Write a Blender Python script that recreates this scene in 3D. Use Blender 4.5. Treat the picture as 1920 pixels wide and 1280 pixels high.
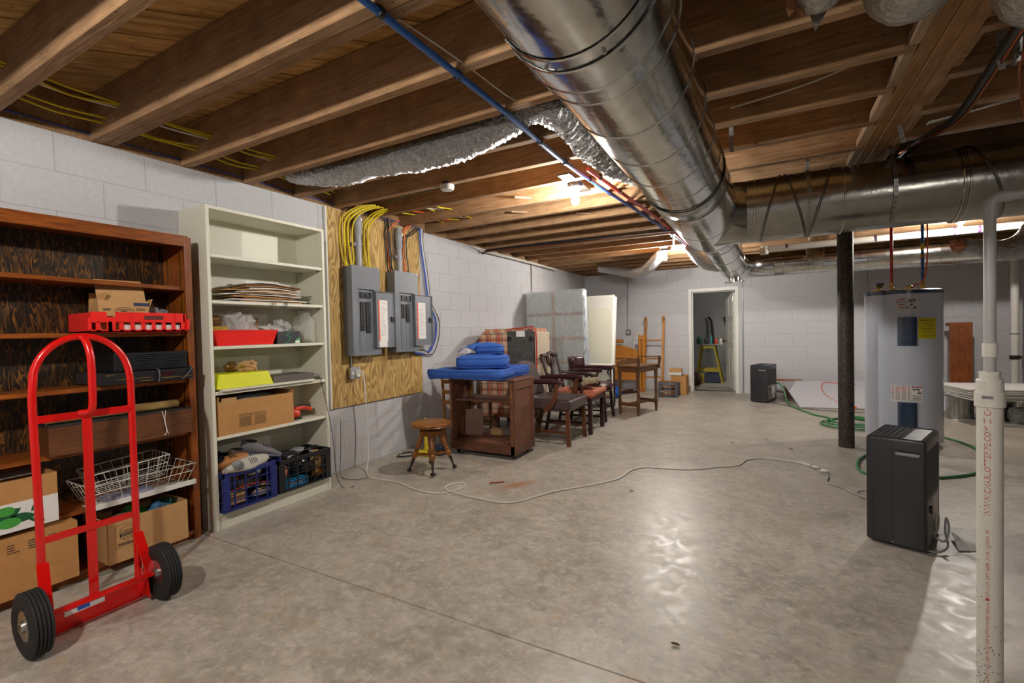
import bpy, bmesh, math, random
from mathutils import Vector, Matrix, noise as mnoise
random.seed(7)
for o in list(bpy.data.objects): bpy.data.objects.remove(o)
SC = bpy.context.scene
COL = SC.collection
R = math.radians
V = Vector

# ------------------------------------------------------------------ camera
def camera():
    yaw, pit, roll = R(28.6), R(1.24), R(-1.29)
    fw0 = V((-math.sin(yaw), math.cos(yaw), 0)); rt0 = V((math.cos(yaw), math.sin(yaw), 0)); u0 = V((0, 0, 1))
    fw = fw0*math.cos(pit) - u0*math.sin(pit); up = u0*math.cos(pit) + fw0*math.sin(pit)
    rt = rt0*math.cos(roll) + up*math.sin(roll); up2 = up*math.cos(roll) - rt0*math.sin(roll)
    cd = bpy.data.cameras.new('camera'); cd.sensor_width = 36; cd.lens = 871/1920*36; cd.clip_start = .05
    co = bpy.data.objects.new('camera', cd); COL.objects.link(co)
    m = Matrix.Identity(4)
    for i in range(3):
        m[i][0] = rt[i]; m[i][1] = up2[i]; m[i][2] = -fw[i]
    m[0][3], m[1][3], m[2][3] = 3.2, 0, 1.165
    co.matrix_world = m
    SC.camera = co
camera()
# ------------------------------------------------------------------ world, exposure, lamps
W = bpy.data.worlds.new('world'); SC.world = W; W.use_nodes = True
W.node_tree.nodes['Background'].inputs[0].default_value = (.75, .82, 1, 1)
W.node_tree.nodes['Background'].inputs[1].default_value = .05
SC.view_settings.view_transform = 'Standard'; SC.view_settings.look = 'None'
SC.view_settings.exposure = 1.2; SC.view_settings.gamma = 1; SC.view_settings.use_curve_mapping = False
SC.cycles.max_bounces = 7; SC.cycles.diffuse_bounces = 5; SC.cycles.glossy_bounces = 4; SC.cycles.transmission_bounces = 6; SC.cycles.transparent_max_bounces = 10
SC.cycles.caustics_reflective = False; SC.cycles.caustics_refractive = False; SC.cycles.sample_clamp_indirect = 6; SC.cycles.adaptive_threshold = .05
BULB_W = 62.0
BULBS = [(1.97, 3.29, .9), (2.0, 6.65, 1.15), (5.02, 6.6, .75), (1.95, -.55, 1.25), (5.1, -1.4, .3), (3.4, 10.1, .35)]  # last two bulbs are out of view, added to raise the brightness

# ------------------------------------------------------------------ mesh helpers
class B:
    def __init__(s): s.v = []; s.f = []; s.fm = []; s.m = 0
    def _add(s, vs, fs):
        o = len(s.v); s.v += [tuple(p) for p in vs]; s.f += [tuple(i+o for i in f) for f in fs]; s.fm += [s.m]*len(fs); return s
    def box(s, x0, x1, y0, y1, z0, z1, M=None):
        vs = [V((x, y, z)) for x in (x0, x1) for y in (y0, y1) for z in (z0, z1)]
        if M is not None: vs = [M @ p for p in vs]
        return s._add(vs, [(0,1,3,2),(4,6,7,5),(0,4,5,1),(2,3,7,6),(0,2,6,4),(1,5,7,3)])
    def cbox(s, c, d, M=None):
        M2 = Matrix.Translation(V(c)) @ (M.to_4x4() if M is not None else Matrix.Identity(4))
        return s.box(-d[0]/2, d[0]/2, -d[1]/2, d[1]/2, -d[2]/2, d[2]/2, M2)
    def bar(s, p0, p1, w, h, up=(0,0,1)):
        p0, p1 = V(p0), V(p1); a = (p1-p0); L = a.length; a.normalize(); u = V(up)
        if abs(a.dot(u)) > .98: u = V((1,0,0))
        b = u.cross(a).normalized(); c = a.cross(b)
        M = Matrix((( a.x,b.x,c.x,p0.x),(a.y,b.y,c.y,p0.y),(a.z,b.z,c.z,p0.z),(0,0,0,1)))
        return s.box(0, L, -w/2, w/2, -h/2, h/2, M)
    def rings(s, rs, cap0=True, cap1=True, closed=False):
        n = len(rs[0]); vs = [p for r in rs for p in r]; fs = []; k = len(rs)
        for i in range(k if closed else k-1):
            j = (i+1) % k
            for t in range(n):
                u = (t+1) % n; fs.append((i*n+t, i*n+u, j*n+u, j*n+t))
        if not closed:
            if cap0: fs.append(tuple(range(n-1, -1, -1)))
            if cap1: fs.append(tuple((k-1)*n+t for t in range(n)))
        return s._add(vs, fs)
    def tube(s, pts, r, n=8, closed=False, caps=True, sm=0, jit=0, seed=0):
        pts = [V(p) for p in pts]
        if sm: pts, r = smooth_path(pts, sm, closed, r)
        k = len(pts); rr = r if isinstance(r, (list, tuple)) else [r]*k
        T = []
        for i in range(k):
            a = pts[(i-1) % k] if (closed or i > 0) else pts[i]; b = pts[(i+1) % k] if (closed or i < k-1) else pts[i]
            T.append((b-a).normalized())
        u = V((0,0,1)) if abs(T[0].z) < .9 else V((1,0,0))
        u = (u - T[0]*u.dot(T[0])).normalized(); rs = []
        for i in range(k):
            u = (u - T[i]*u.dot(T[i])); u = u.normalized() if u.length > 1e-6 else T[i].orthogonal().normalized()
            w = T[i].cross(u); ring = []
            for t in range(n):
                an = 2*math.pi*t/n; q = rr[i]
                if jit: q *= 1 + jit*(mnoise.noise(V((i*1.7+seed, t*.9, seed*3.1)))*1.3 + (.5 if i % 2 else -.5)*.6)
                ring.append(pts[i] + (u*math.cos(an) + w*math.sin(an))*q)
            rs.append(ring)
        return s.rings(rs, caps, caps, closed)
    def cyl(s, p0, p1, r0, r1=None, n=20, caps=True):
        return s.tube([p0, p1], [r0, r0 if r1 is None else r1], n, caps=caps)
    def lathe(s, prof, c=(0,0,0), n=24, axis='z', cap=True):
        c = V(c); rs = []
        for r, h in prof:
            ring = []
            for t in range(n):
                a = 2*math.pi*t/n; x, y = max(r, 1e-4)*math.cos(a), max(r, 1e-4)*math.sin(a)
                ring.append(c + (V((x, y, h)) if axis == 'z' else V((h, x, y)) if axis == 'x' else V((y, h, x))))
            rs.append(ring)
        return s.rings(rs, cap, cap)
    def prism(s, poly, o, ux, uy, un, d):
        o, ux, uy, un = V(o), V(ux), V(uy), V(un); n = len(poly)
        a = [o + ux*p[0] + uy*p[1] for p in poly]; b = [p + un*d for p in a]
        return s._add(a+b, [tuple(range(n-1, -1, -1)), tuple(range(n, 2*n))] + [(i, (i+1) % n, n+(i+1) % n, n+i) for i in range(n)])
    def grid(s, fn, nu, nv, thick=0):
        vs = [V(fn(i/nu, j/nv)) for i in range(nu+1) for j in range(nv+1)]
        fs = [(i*(nv+1)+j, (i+1)*(nv+1)+j, (i+1)*(nv+1)+j+1, i*(nv+1)+j+1) for i in range(nu) for j in range(nv)]
        return s._add(vs, fs)
    def blob(s, c, rad, seed=0, amp=.25, freq=1.6, sub=3, flat=None):
        bm = bmesh.new(); bmesh.ops.create_icosphere(bm, subdivisions=sub, radius=1)
        vs = []
        for v in bm.verts:
            d = v.co.normalized(); k = 1 + amp*mnoise.noise(d*freq + V((seed*7.3, seed*1.9, seed*4.1))) + amp*.6*mnoise.noise(d*freq*2.7 + V((seed*3.3, 5, 1)))
            p = V((d.x*rad[0]*k, d.y*rad[1]*k, d.z*rad[2]*k))
            if flat is not None and p.z < -flat: p.z = -flat
            vs.append(p + V(c))
        bm.verts.index_update(); fs = [tuple(v.index for v in f.verts) for f in bm.faces]; bm.free()
        return s._add(vs, fs)
    def text(s, key, o, ux, uy, sc=1.0):
        vs, fs = TXT[key]; o, ux, uy = V(o), V(ux), V(uy)
        return s._add([o + ux*(p[0]*sc) + uy*(p[1]*sc) for p in vs], fs)
    def mesh(s, name, bevel=0, smooth=True, shift=None, seg=1, ang=35, weld=False):
        me = bpy.data.meshes.new(name)
        vs = s.v if shift is None else [(p[0]-shift[0], p[1]-shift[1], p[2]-shift[2]) for p in s.v]
        me.from_pydata(vs, [], s.f)
        if any(s.fm): me.polygons.foreach_set('material_index', s.fm)
        bm = bmesh.new(); bm.from_mesh(me)
        if weld: bmesh.ops.remove_doubles(bm, verts=bm.verts, dist=1e-5)
        bmesh.ops.recalc_face_normals(bm, faces=bm.faces)
        if bevel:
            es = [e for e in bm.edges if len(e.link_faces) == 2 and e.calc_face_angle(0) > R(40)]
            bmesh.ops.bevel(bm, geom=es, offset=bevel, segments=seg, affect='EDGES', clamp_overlap=True)
        bm.to_mesh(me); bm.free()
        if smooth:
            me.polygons.foreach_set('use_smooth', [True]*len(me.polygons)); me.set_sharp_from_angle(angle=R(ang))
        me.update(); return me

def smooth_path(pts, sub, closed=False, r=None):
    k = len(pts); out = []; rad = [] if isinstance(r, (list, tuple)) else r
    for i in range(k if closed else k-1):
        g = (lambda j: pts[j % k]) if closed else (lambda j: pts[min(max(j, 0), k-1)])
        p0, p1, p2, p3 = g(i-1), g(i), g(i+1), g(i+2)
        for t in range(sub):
            u = t/sub
            out.append(.5*((2*p1) + (p2-p0)*u + (2*p0-5*p1+4*p2-p3)*u*u + (3*p1-p0-3*p2+p3)*u**3))
            if isinstance(r, (list, tuple)): rad.append(r[i]*(1-u) + r[(i+1) % k]*u)
    if not closed:
        out.append(pts[-1])
        if isinstance(r, (list, tuple)): rad.append(r[-1])
    return out, rad

WORLD = {}
def link(name, me, mat, parent=None):
    o = bpy.data.objects.new(name, me); COL.objects.link(o)
    mats = mat if isinstance(mat, (list, tuple)) else [mat]
    if me is not None and len(me.materials) == 0:
        for m in mats: me.materials.append(m)
    if parent: o.parent = parent
    return o
def obj(name, b, mat, parent, bevel=0, label=None, **kw):
    sh = WORLD.get(parent.name)
    o = link(name, b.mesh(name, bevel, shift=sh, **kw), mat, parent)
    if label: o['label'] = label
    if sh is not None: WORLD[o.name] = sh
    return o
def props(o, label, cat, group=None):
    o['label'] = label; o['category'] = cat
    if group: o['group'] = group
    return o
def thing(name, label, cat, loc=(0,0,0), rz=0, group=None, world=False):
    o = bpy.data.objects.new(name, None); COL.objects.link(o); o.location = loc; o.rotation_euler = (0, 0, rz)
    o.empty_display_size = .1
    if world: WORLD[o.name] = V(loc)
    return props(o, label, cat, group)
def tob(name, b, mat, label, cat, group=None, bevel=0, **kw):
    xs = [p[0] for p in b.v]; ys = [p[1] for p in b.v]; zs = [p[2] for p in b.v]
    c = V(((min(xs)+max(xs))/2, (min(ys)+max(ys))/2, min(zs)))
    o = link(name, b.mesh(name, bevel, shift=c, **kw), mat); o.location = c
    WORLD[o.name] = c
    return props(o, label, cat, group)
def struct(name, b, mat, **kw):
    o = link(name, b.mesh(name, **kw), mat); o['kind'] = 'structure'; WORLD[o.name] = V((0,0,0)); return o
def copy_tree(o, parent=None):
    c = o.copy(); COL.objects.link(c); c.parent = parent
    for ch in list(o.children): copy_tree(ch, c)
    return c
def Rz(a): return Matrix.Rotation(a, 4, 'Z')
def Rx(a): return Matrix.Rotation(a, 4, 'X')
def Ry(a): return Matrix.Rotation(a, 4, 'Y')
def Tr(*p): return Matrix.Translation(V(p))

# text meshes first, while the scene is empty
TXT = {}
def make_text():
    jobs = {'usda': 'USDA', 'food': 'FOOD', 'safe': 'Safe Handling Instructions', 'corona': 'CORONA', 'danger': 'DANGER', 'ruud': 'RUUD',
            'guide': 'ENERGYGUIDE', 'num': '5517', 'pipe1': 'WWW.CHARLOTTEPIPE.COM \u25a0 CH', 'pipe2': '40 ASTM D-2665 NSF-pw PVC 1120 280 PSI @ 73F ASTM D-1785 NSF-pw \u25a0 CP-112-P  EXT. #SBR  23:38  10/20/06  JM',
            'scott': 'SCOTT', 'new': 'NEW'}
    for k, s in jobs.items():
        cu = bpy.data.curves.new('t', 'FONT'); cu.body = s; cu.size = 1; cu.align_x = 'CENTER'; cu.align_y = 'CENTER'; cu.resolution_u = 2
        o = bpy.data.objects.new('t', cu); COL.objects.link(o)
        dg = bpy.context.evaluated_depsgraph_get(); me = bpy.data.meshes.new_from_object(o.evaluated_get(dg))
        xs = [v.co.x for v in me.vertices]; w = (max(xs)-min(xs)) or 1; cx = (max(xs)+min(xs))/2
        TXT[k] = ([((v.co.x-cx)/w, v.co.y/w) for v in me.vertices], [tuple(p.vertices) for p in me.polygons])   # unit width
        bpy.data.objects.remove(o); bpy.data.curves.remove(cu); bpy.data.meshes.remove(me)
make_text()

# ------------------------------------------------------------------ materials
def srgb(h):
    h = h.lstrip('#'); c = [int(h[i:i+2], 16)/255 for i in (0, 2, 4)]
    return tuple((x/12.92 if x <= .04045 else ((x+.055)/1.055)**2.4) for x in c) + (1,)
MATS = {}
def base(name):
    m = bpy.data.materials.new(name); m.use_nodes = True; return m, m.node_tree, m.node_tree.nodes['Principled BSDF']
def N(nt, t, **kw):
    n = nt.nodes.new(t)
    for k, v in kw.items(): setattr(n, k, v)
    return n
def L(nt, a, b): nt.links.new(a, b)
def coords(nt, scale, kind='Object', rot=(0,0,0)):
    tc = N(nt, 'ShaderNodeTexCoord'); mp = N(nt, 'ShaderNodeMapping'); L(nt, tc.outputs[kind], mp.inputs[0])
    mp.inputs['Scale'].default_value = scale; mp.inputs['Rotation'].default_value = rot; return mp.outputs[0]
def ramp(nt, fac, stops):
    r = N(nt, 'ShaderNodeValToRGB'); L(nt, fac, r.inputs[0]); e = r.color_ramp.elements
    while len(e) < len(stops): e.new(.5)
    for i, (p, c) in enumerate(stops): e[i].position = p; e[i].color = c
    return r.outputs[0]
def bump(nt, bs, h, strength=.3, dist=.01):
    b = N(nt, 'ShaderNodeBump'); L(nt, h, b.inputs['Height']); b.inputs['Strength'].default_value = strength; b.inputs['Distance'].default_value = dist
    L(nt, b.outputs[0], bs.inputs['Normal'])
def mx(nt, fac, a, b, blend='MIX'):
    m = N(nt, 'ShaderNodeMix', data_type='RGBA', blend_type=blend)
    for s, v in ((0, fac), (6, a), (7, b)):
        if hasattr(v, 'links'): L(nt, v, m.inputs[s])
        else: m.inputs[s].default_value = v
    return m.outputs[2]
def scale_c(c, k): return tuple(min(1, x*k) for x in c[:3]) + (1,)
def mat(name, col, rough=.5, metal=0, var=.12, nscale=20, bmp=0, alpha=1, trans=0, emis=0, spec=.5, coat=0):
    if name in MATS: return MATS[name]
    m, nt, bs = base(name); c = srgb(col) if isinstance(col, str) else col
    co = coords(nt, (nscale,)*3); nz = N(nt, 'ShaderNodeTexNoise'); L(nt, co, nz.inputs[0]); nz.inputs['Detail'].default_value = 4
    L(nt, ramp(nt, nz.outputs[0], [(.3, scale_c(c, 1-var)), (.7, scale_c(c, 1+var))]), bs.inputs['Base Color'])
    bs.inputs['Roughness'].default_value = rough; bs.inputs['Metallic'].default_value = metal
    bs.inputs['Specular IOR Level'].default_value = spec; bs.inputs['Alpha'].default_value = alpha
    bs.inputs['Transmission Weight'].default_value = trans; bs.inputs['Coat Weight'].default_value = coat
    if bmp: bump(nt, bs, nz.outputs[0], bmp, .01)
    if emis: bs.inputs['Emission Color'].default_value = c; bs.inputs['Emission Strength'].default_value = emis
    MATS[name] = m; return m
def wood(name, dark, light, axis=0, scale=6, rough=.45, stretch=14, knots=False, bmp=.15, contrast=(.25, .75)):
    if name in MATS: return MATS[name]
    m, nt, bs = base(name); sc = [scale*stretch*.35]*3; sc[axis] = scale*.35
    co = coords(nt, sc); n1 = N(nt, 'ShaderNodeTexNoise'); L(nt, co, n1.inputs[0]); n1.inputs['Detail'].default_value = 6; n1.inputs['Distortion'].default_value = .6
    c2 = coords(nt, (1.3,)*3); n2 = N(nt, 'ShaderNodeTexNoise'); L(nt, c2, n2.inputs[0]); n2.inputs['Detail'].default_value = 3
    d, l = srgb(dark), srgb(light)
    col = ramp(nt, n1.outputs[0], [(contrast[0], d), (contrast[1], l)])
    col = mx(nt, ramp(nt, n2.outputs[0], [(.35, (0,0,0,1)), (.75, (.55,)*3+(1,))]), col, scale_c(d, .8))
    if knots:
        ks = [5.0]*3; ks[axis] = 2.2; vk = N(nt, 'ShaderNodeTexVoronoi', feature='F1'); L(nt, coords(nt, ks), vk.inputs[0]); vk.inputs['Randomness'].default_value = 1
        col = mx(nt, ramp(nt, vk.outputs['Distance'], [(.05, (.85,)*3+(1,)), (.11, (0,0,0,1))]), col, scale_c(d, .35))
    oi = N(nt, 'ShaderNodeObjectInfo')
    col = mx(nt, .6, col, ramp(nt, oi.outputs['Random'], [(0, (.5,.48,.45,1)), (1, (1,1,1,1))]), 'MULTIPLY')
    L(nt, col, bs.inputs['Base Color']); bs.inputs['Roughness'].default_value = rough
    bump(nt, bs, n1.outputs[0], bmp, .004)
    MATS[name] = m; return m

CONC, NTC, BSC = base('concrete_floor')
def concrete():
    nt, bs = NTC, BSC
    g = lambda s, d=6, dist=0: (lambda n: (L(nt, coords(nt, (s,)*3), n.inputs[0]), n.inputs['Detail'].__setattr__('default_value', d), n.inputs['Distortion'].__setattr__('default_value', dist), n.outputs[0])[-1])(N(nt, 'ShaderNodeTexNoise'))
    big, mid, fine = g(.55, 5, .4), g(2.6, 8, 1.2), g(26, 5)
    n4 = N(nt, 'ShaderNodeTexNoise'); L(nt, coords(nt, (2.2, 3.0, 3.0), rot=(0, 0, R(28))), n4.inputs[0]); n4.inputs['Detail'].default_value = 9; n4.inputs['Roughness'].default_value = .62; n4.inputs['Distortion'].default_value = .6
    col = ramp(nt, big, [(.3, srgb('#9b958a')), (.7, srgb('#b9b3a8'))])
    col = mx(nt, ramp(nt, mid, [(.42, (0,0,0,1)), (.7, (.55,)*3+(1,))]), col, srgb('#cfc9be'))
    col = mx(nt, ramp(nt, n4.outputs[0], [(.4, (0,0,0,1)), (.75, (.55,)*3+(1,))]), col, srgb('#827b70'))
    pt_ = g(7, 5, .5); col = mx(nt, ramp(nt, pt_, [(.56, (0,0,0,1)), (.62, (.32,)*3+(1,))]), col, srgb('#d2ccc1'))
    pd_ = g(4.3, 6, 1.0); col = mx(nt, ramp(nt, pd_, [(.57, (0,0,0,1)), (.66, (.3,)*3+(1,))]), col, srgb('#77726a'))
    col = mx(nt, ramp(nt, fine, [(.3, (.25,)*3+(1,)), (.6, (0,0,0,1))]), col, srgb('#8b867e'))
    st = g(1.7, 4, .8)
    col = mx(nt, ramp(nt, st, [(.58, (0,0,0,1)), (.75, (.4,)*3+(1,))]), col, srgb('#b39263'))
    # rust spill by the stool
    tc = N(nt, 'ShaderNodeTexCoord'); mp = N(nt, 'ShaderNodeMapping'); L(nt, tc.outputs['Object'], mp.inputs[0])
    mp.vector_type = 'TEXTURE'; mp.inputs['Location'].default_value = (1.53, 3.08, 0); mp.inputs['Rotation'].default_value = (0, 0, R(60)); mp.inputs['Scale'].default_value = (.24, .10, 1)
    gr = N(nt, 'ShaderNodeTexGradient', gradient_type='SPHERICAL'); L(nt, mp.outputs[0], gr.inputs[0])
    ml = N(nt, 'ShaderNodeMath', operation='MULTIPLY'); L(nt, gr.outputs['Fac'], ml.inputs[0]); L(nt, g(14, 6, 1), ml.inputs[1])
    col = mx(nt, ramp(nt, ml.outputs[0], [(.1, (0,0,0,1)), (.4, (.8,)*3+(1,))]), col, srgb('#a8744a'))
    L(nt, col, bs.inputs['Base Color'])
    rr = ramp(nt, mid, [(.3, (.3,)*3+(1,)), (.7, (.5,)*3+(1,))]); L(nt, rr, bs.inputs['Roughness'])
    bump(nt, bs, fine, .05, .004)
concrete()
def galv(name, col='#b3b2ac', rough=.2, var=.08):
    m, nt, bs = base(name); c = srgb(col)
    n1 = N(nt, 'ShaderNodeTexNoise'); L(nt, coords(nt, (3,)*3), n1.inputs[0]); n1.inputs['Detail'].default_value = 5
    vo = N(nt, 'ShaderNodeTexVoronoi'); L(nt, coords(nt, (60,)*3), vo.inputs[0])
    col2 = ramp(nt, n1.outputs[0], [(.3, scale_c(c, 1-var*2)), (.7, scale_c(c, 1+var))])
    L(nt, mx(nt, .05, col2, vo.outputs['Color'], 'OVERLAY'), bs.inputs['Base Color'])
    bs.inputs['Metallic'].default_value = 1
    L(nt, ramp(nt, n1.outputs[0], [(.3, (rough*.9,)*3+(1,)), (.7, (rough*1.2,)*3+(1,))]), bs.inputs['Roughness'])
    n2 = N(nt, 'ShaderNodeTexNoise'); L(nt, coords(nt, (5,)*3), n2.inputs[0]); bump(nt, bs, n2.outputs[0], .06, .02)
    return m
GALV = galv('galvanized_steel', '#cbcac4', .15); GALV2 = galv('galvanized_steel_dull', '#a5a49e', .22); GALV3 = galv('galvanized_bright', '#c9cac8', .17)
def foil(name, col='#c8c8c8', rough=.16, sc=38, st=.9, metal=1):
    m, nt, bs = base(name)
    v = N(nt, 'ShaderNodeTexVoronoi', feature='F1'); L(nt, coords(nt, (sc,)*3), v.inputs[0])
    n = N(nt, 'ShaderNodeTexNoise'); L(nt, coords(nt, (sc*.7,)*3), n.inputs[0]); n.inputs['Detail'].default_value = 6; n.inputs['Distortion'].default_value = 2
    bs.inputs['Base Color'].default_value = srgb(col); bs.inputs['Metallic'].default_value = metal; bs.inputs['Roughness'].default_value = rough
    a = N(nt, 'ShaderNodeMath', operation='ADD'); L(nt, v.outputs['Distance'], a.inputs[0]); L(nt, n.outputs[0], a.inputs[1])
    bump(nt, bs, a.outputs[0], st, .02); return m
def crinkle(name, sc):
    m, nt, bs = base(name); n = N(nt, 'ShaderNodeTexNoise'); L(nt, coords(nt, sc), n.inputs[0]); n.inputs['Detail'].default_value = 4; n.inputs['Distortion'].default_value = .8
    n2 = N(nt, 'ShaderNodeTexVoronoi', feature='F1'); L(nt, coords(nt, tuple(x*.8 for x in sc)), n2.inputs[0]); a = N(nt, 'ShaderNodeMath', operation='ADD'); L(nt, n.outputs[0], a.inputs[0]); L(nt, n2.outputs['Distance'], a.inputs[1])
    bs.inputs['Base Color'].default_value = srgb('#dedede'); bs.inputs['Metallic'].default_value = .8; bs.inputs['Roughness'].default_value = .25
    bump(nt, bs, a.outputs[0], .9, .03); return m
FOIL = crinkle('crinkled_foil', (45, 12, 12)); FOILY = crinkle('crinkled_foil_lengthways', (12, 45, 18))
FOIL2 = foil('dull_foil_wrap', '#b4b1ab', .4, 7, .3, .75)
BLOCK = mat('painted_block', '#c0c0c3', .75, var=.05, nscale=9, bmp=.05)
BLOCKJ = mat('painted_mortar', '#b9b9bc', .8, var=.05)
JOIST = wood('joist_wood', '#86633f', '#c9a179', 0, 2.2, .85, 16, bmp=.5, knots=True)
PLANK = wood('subfloor_plank', '#a87a3e', '#edc078', 0, 2.2, .8, 9, bmp=.2, contrast=(.3, .62), knots=True)
BEAMW = wood('girder_wood', '#80582e', '#c08e50', 1, 3, .8, 18, bmp=.4)
LEDG = wood('ledger_wood', '#a88a6a', '#d0b090', 1, 4, .8, 14)
WHITE = mat('white_paint', '#d9d9d2', .45, var=.03); CREAM = mat('cream_shelf_paint', '#d8d7c6', .45, var=.03)
PVC = mat('white_pvc', '#cfcdc4', .35, var=.04); GREYPVC = mat('grey_pvc', '#8f9298', .4, var=.03); GREYPIPE = mat('dull_white_pvc', '#a9a8a8', .4, var=.04)
PANELG = mat('panel_grey', '#6d7279', .4, var=.03); BLACK = mat('black_plastic', '#141416', .4); DARK = mat('dark_grey_plastic', '#2b2c30', .28, var=.05)
SILV = mat('silver_plastic', '#8d8e90', .35); CHROME = mat('zinc_metal', '#b5b5b5', .3, 1); IRON = mat('rusty_iron', '#3a332e', .6, .5, .4, 14)
RED = mat('red_enamel', '#d40f0c', .22, var=.04, coat=.5); REDP = mat('red_plastic', '#e8231c', .35, var=.05); RUBBER = mat('tire_rubber', '#1f1f20', .75, var=.2, bmp=.3, nscale=60)
YEL = mat('yellow_cable', '#d6c21c', .5); ORG = mat('orange_cable', '#e2672a', .5); BLKC = mat('black_cable', '#18181a', .5); BLUC = mat('blue_cable', '#2b54b8', .5); WHTC = mat('white_cable', '#d2d0ca', .5); GRNC = mat('green_wire', '#2f5a4a', .5); COPPER = mat('copper_line', '#a35a2c', .35, .9)
PEXB = mat('blue_pex', '#1f5fae', .35); PEXR = mat('red_pex', '#b8312a', .4); GREENH = mat('green_hose', '#3b7d4c', .45); BRASS = mat('brass', '#a58442', .3, 1)
CARD = mat('cardboard', '#b3834c', .8, var=.06, nscale=6); CARD2 = mat('cardboard_light', '#b98f5d', .8, var=.05, nscale=6); CARDD = mat('cardboard_inside', '#7d5a36', .85); INK = mat('dark_print', '#2c2620', .7); NAVY = mat('navy_print', '#2b3450', .6)
PAPER = mat('white_paper', '#dcdbd8', .7, var=.04); KRAFT = mat('kraft_paper', '#b08a5c', .75, var=.1)
PLAST = mat('clear_plastic', '#dcdcdc', .18, trans=.35, alpha=.62, bmp=.6, nscale=18); BAGG = mat('grey_plastic_bag', '#8d8f94', .35, bmp=.6, nscale=22)
DENIM = mat('blue_cotton', '#2a56a8', .85, var=.1, nscale=12, bmp=.25); DENIML = mat('light_blue_cotton', '#5c8fc4', .85, var=.1, nscale=12, bmp=.25); LINING = mat('white_lining', '#b9bcc4', .85)
STEELB = mat('blue_enamel', '#1d3350', .25, coat=.4); TANKB = mat('tank_blue', '#1a55b0', .35)
DEB = mat('dry_leaf', '#5b4a26', .8)

# ------------------------------------------------------------------ structure
FL = struct('floor', B().box(-.3, 8.7, -3.2, 12.4, -.25, -.06), mat('sub_slab', '#6d6962', .9))
for i, (a, b) in enumerate(((-3.2, 1.515), (1.521, 5.31), (5.316, 9.2), (9.206, 12.4))):
    o = obj('slab', B().box(-.3, 8.7, a, b, -.06, 0), CONC, FL, bevel=.002)
WT = 2.245; NC = 11; CH = WT/NC
BLK = {}
def block(parent, axis, u0, u1, k, pos):
    """one painted concrete block: face chamfered, mortar joint recessed behind it"""
    g = .0014; ln = round(u1-u0-2*g, 3); key = (axis, ln)
    if key not in BLK:
        b = B(); h = CH-2*g; t = .03; c = .0022; a, d = ln/2, h/2
        pr = lambda x, y, n: V((n, x, y)) if axis == 'x' else V((x, -n, y))
        vs = [pr(-a, -d, -t), pr(a, -d, -t), pr(a, d, -t), pr(-a, d, -t), pr(-a, -d, -c), pr(a, -d, -c), pr(a, d, -c), pr(-a, d, -c), pr(-a+c, -d+c, 0), pr(a-c, -d+c, 0), pr(a-c, d-c, 0), pr(-a+c, d-c, 0)]
        b._add(vs, [(8,9,10,11)] + [(i, (i+1) % 4, 4+(i+1) % 4, 4+i) for i in range(4)] + [(4+i, 4+(i+1) % 4, 8+(i+1) % 4, 8+i) for i in range(4)])
        me = b.mesh('block', smooth=False); me.materials.append(BLOCK); BLK[key] = me
    o = bpy.data.objects.new('block', BLK[key]); COL.objects.link(o); o.parent = parent
    m = (u0+u1)/2; z = (k+.5)*CH
    o.location = (pos, m, z) if axis == 'x' else (m, pos, z)
def courses(parent, axis, u0, u1, pos, hole=None):
    for k in range(NC):
        u = u0 - (.2 if k % 2 else 0)
        while u < u1-.02:
            a, b = max(u, u0), min(u+.4, u1); u += .4
            if b-a < .03: continue
            z0, z1 = k*CH, (k+1)*CH
            if hole and z0 < hole[2]-.03 and b > hole[0] and a < hole[1]:
                for a2, b2 in ((a, min(b, hole[0])), (max(a, hole[1]), b)):
                    if b2-a2 > .03: block(parent, axis, a2, b2, k, pos)
            else: block(parent, axis, a, b, k, pos)
WL = struct('wall_left', B().box(-.22, -.003, -3.2, 9.2, 0, WT), BLOCKJ); courses(WL, 'x', -.2, 9.0, 0)
DX0, DX1, DZ = 1.975, 2.80, 1.86
b = B().box(-.003, DX0, 9.003, 9.2, 0, WT).box(DX1, 8.7, 9.003, 9.2, 0, WT).box(DX0, DX1, 9.003, 9.2, DZ, WT)
WB = struct('wall_back', b, BLOCKJ); courses(WB, 'y', 0, 7.2, 9.0, (DX0, DX1, DZ))
WR = struct('wall_right', B().box(8.5, 8.7, -3.2, 9.2, 0, WT), BLOCK)
WF = struct('wall_front', B().box(-.22, 8.7, -3.2, -3.0, 0, WT), BLOCK)
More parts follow.
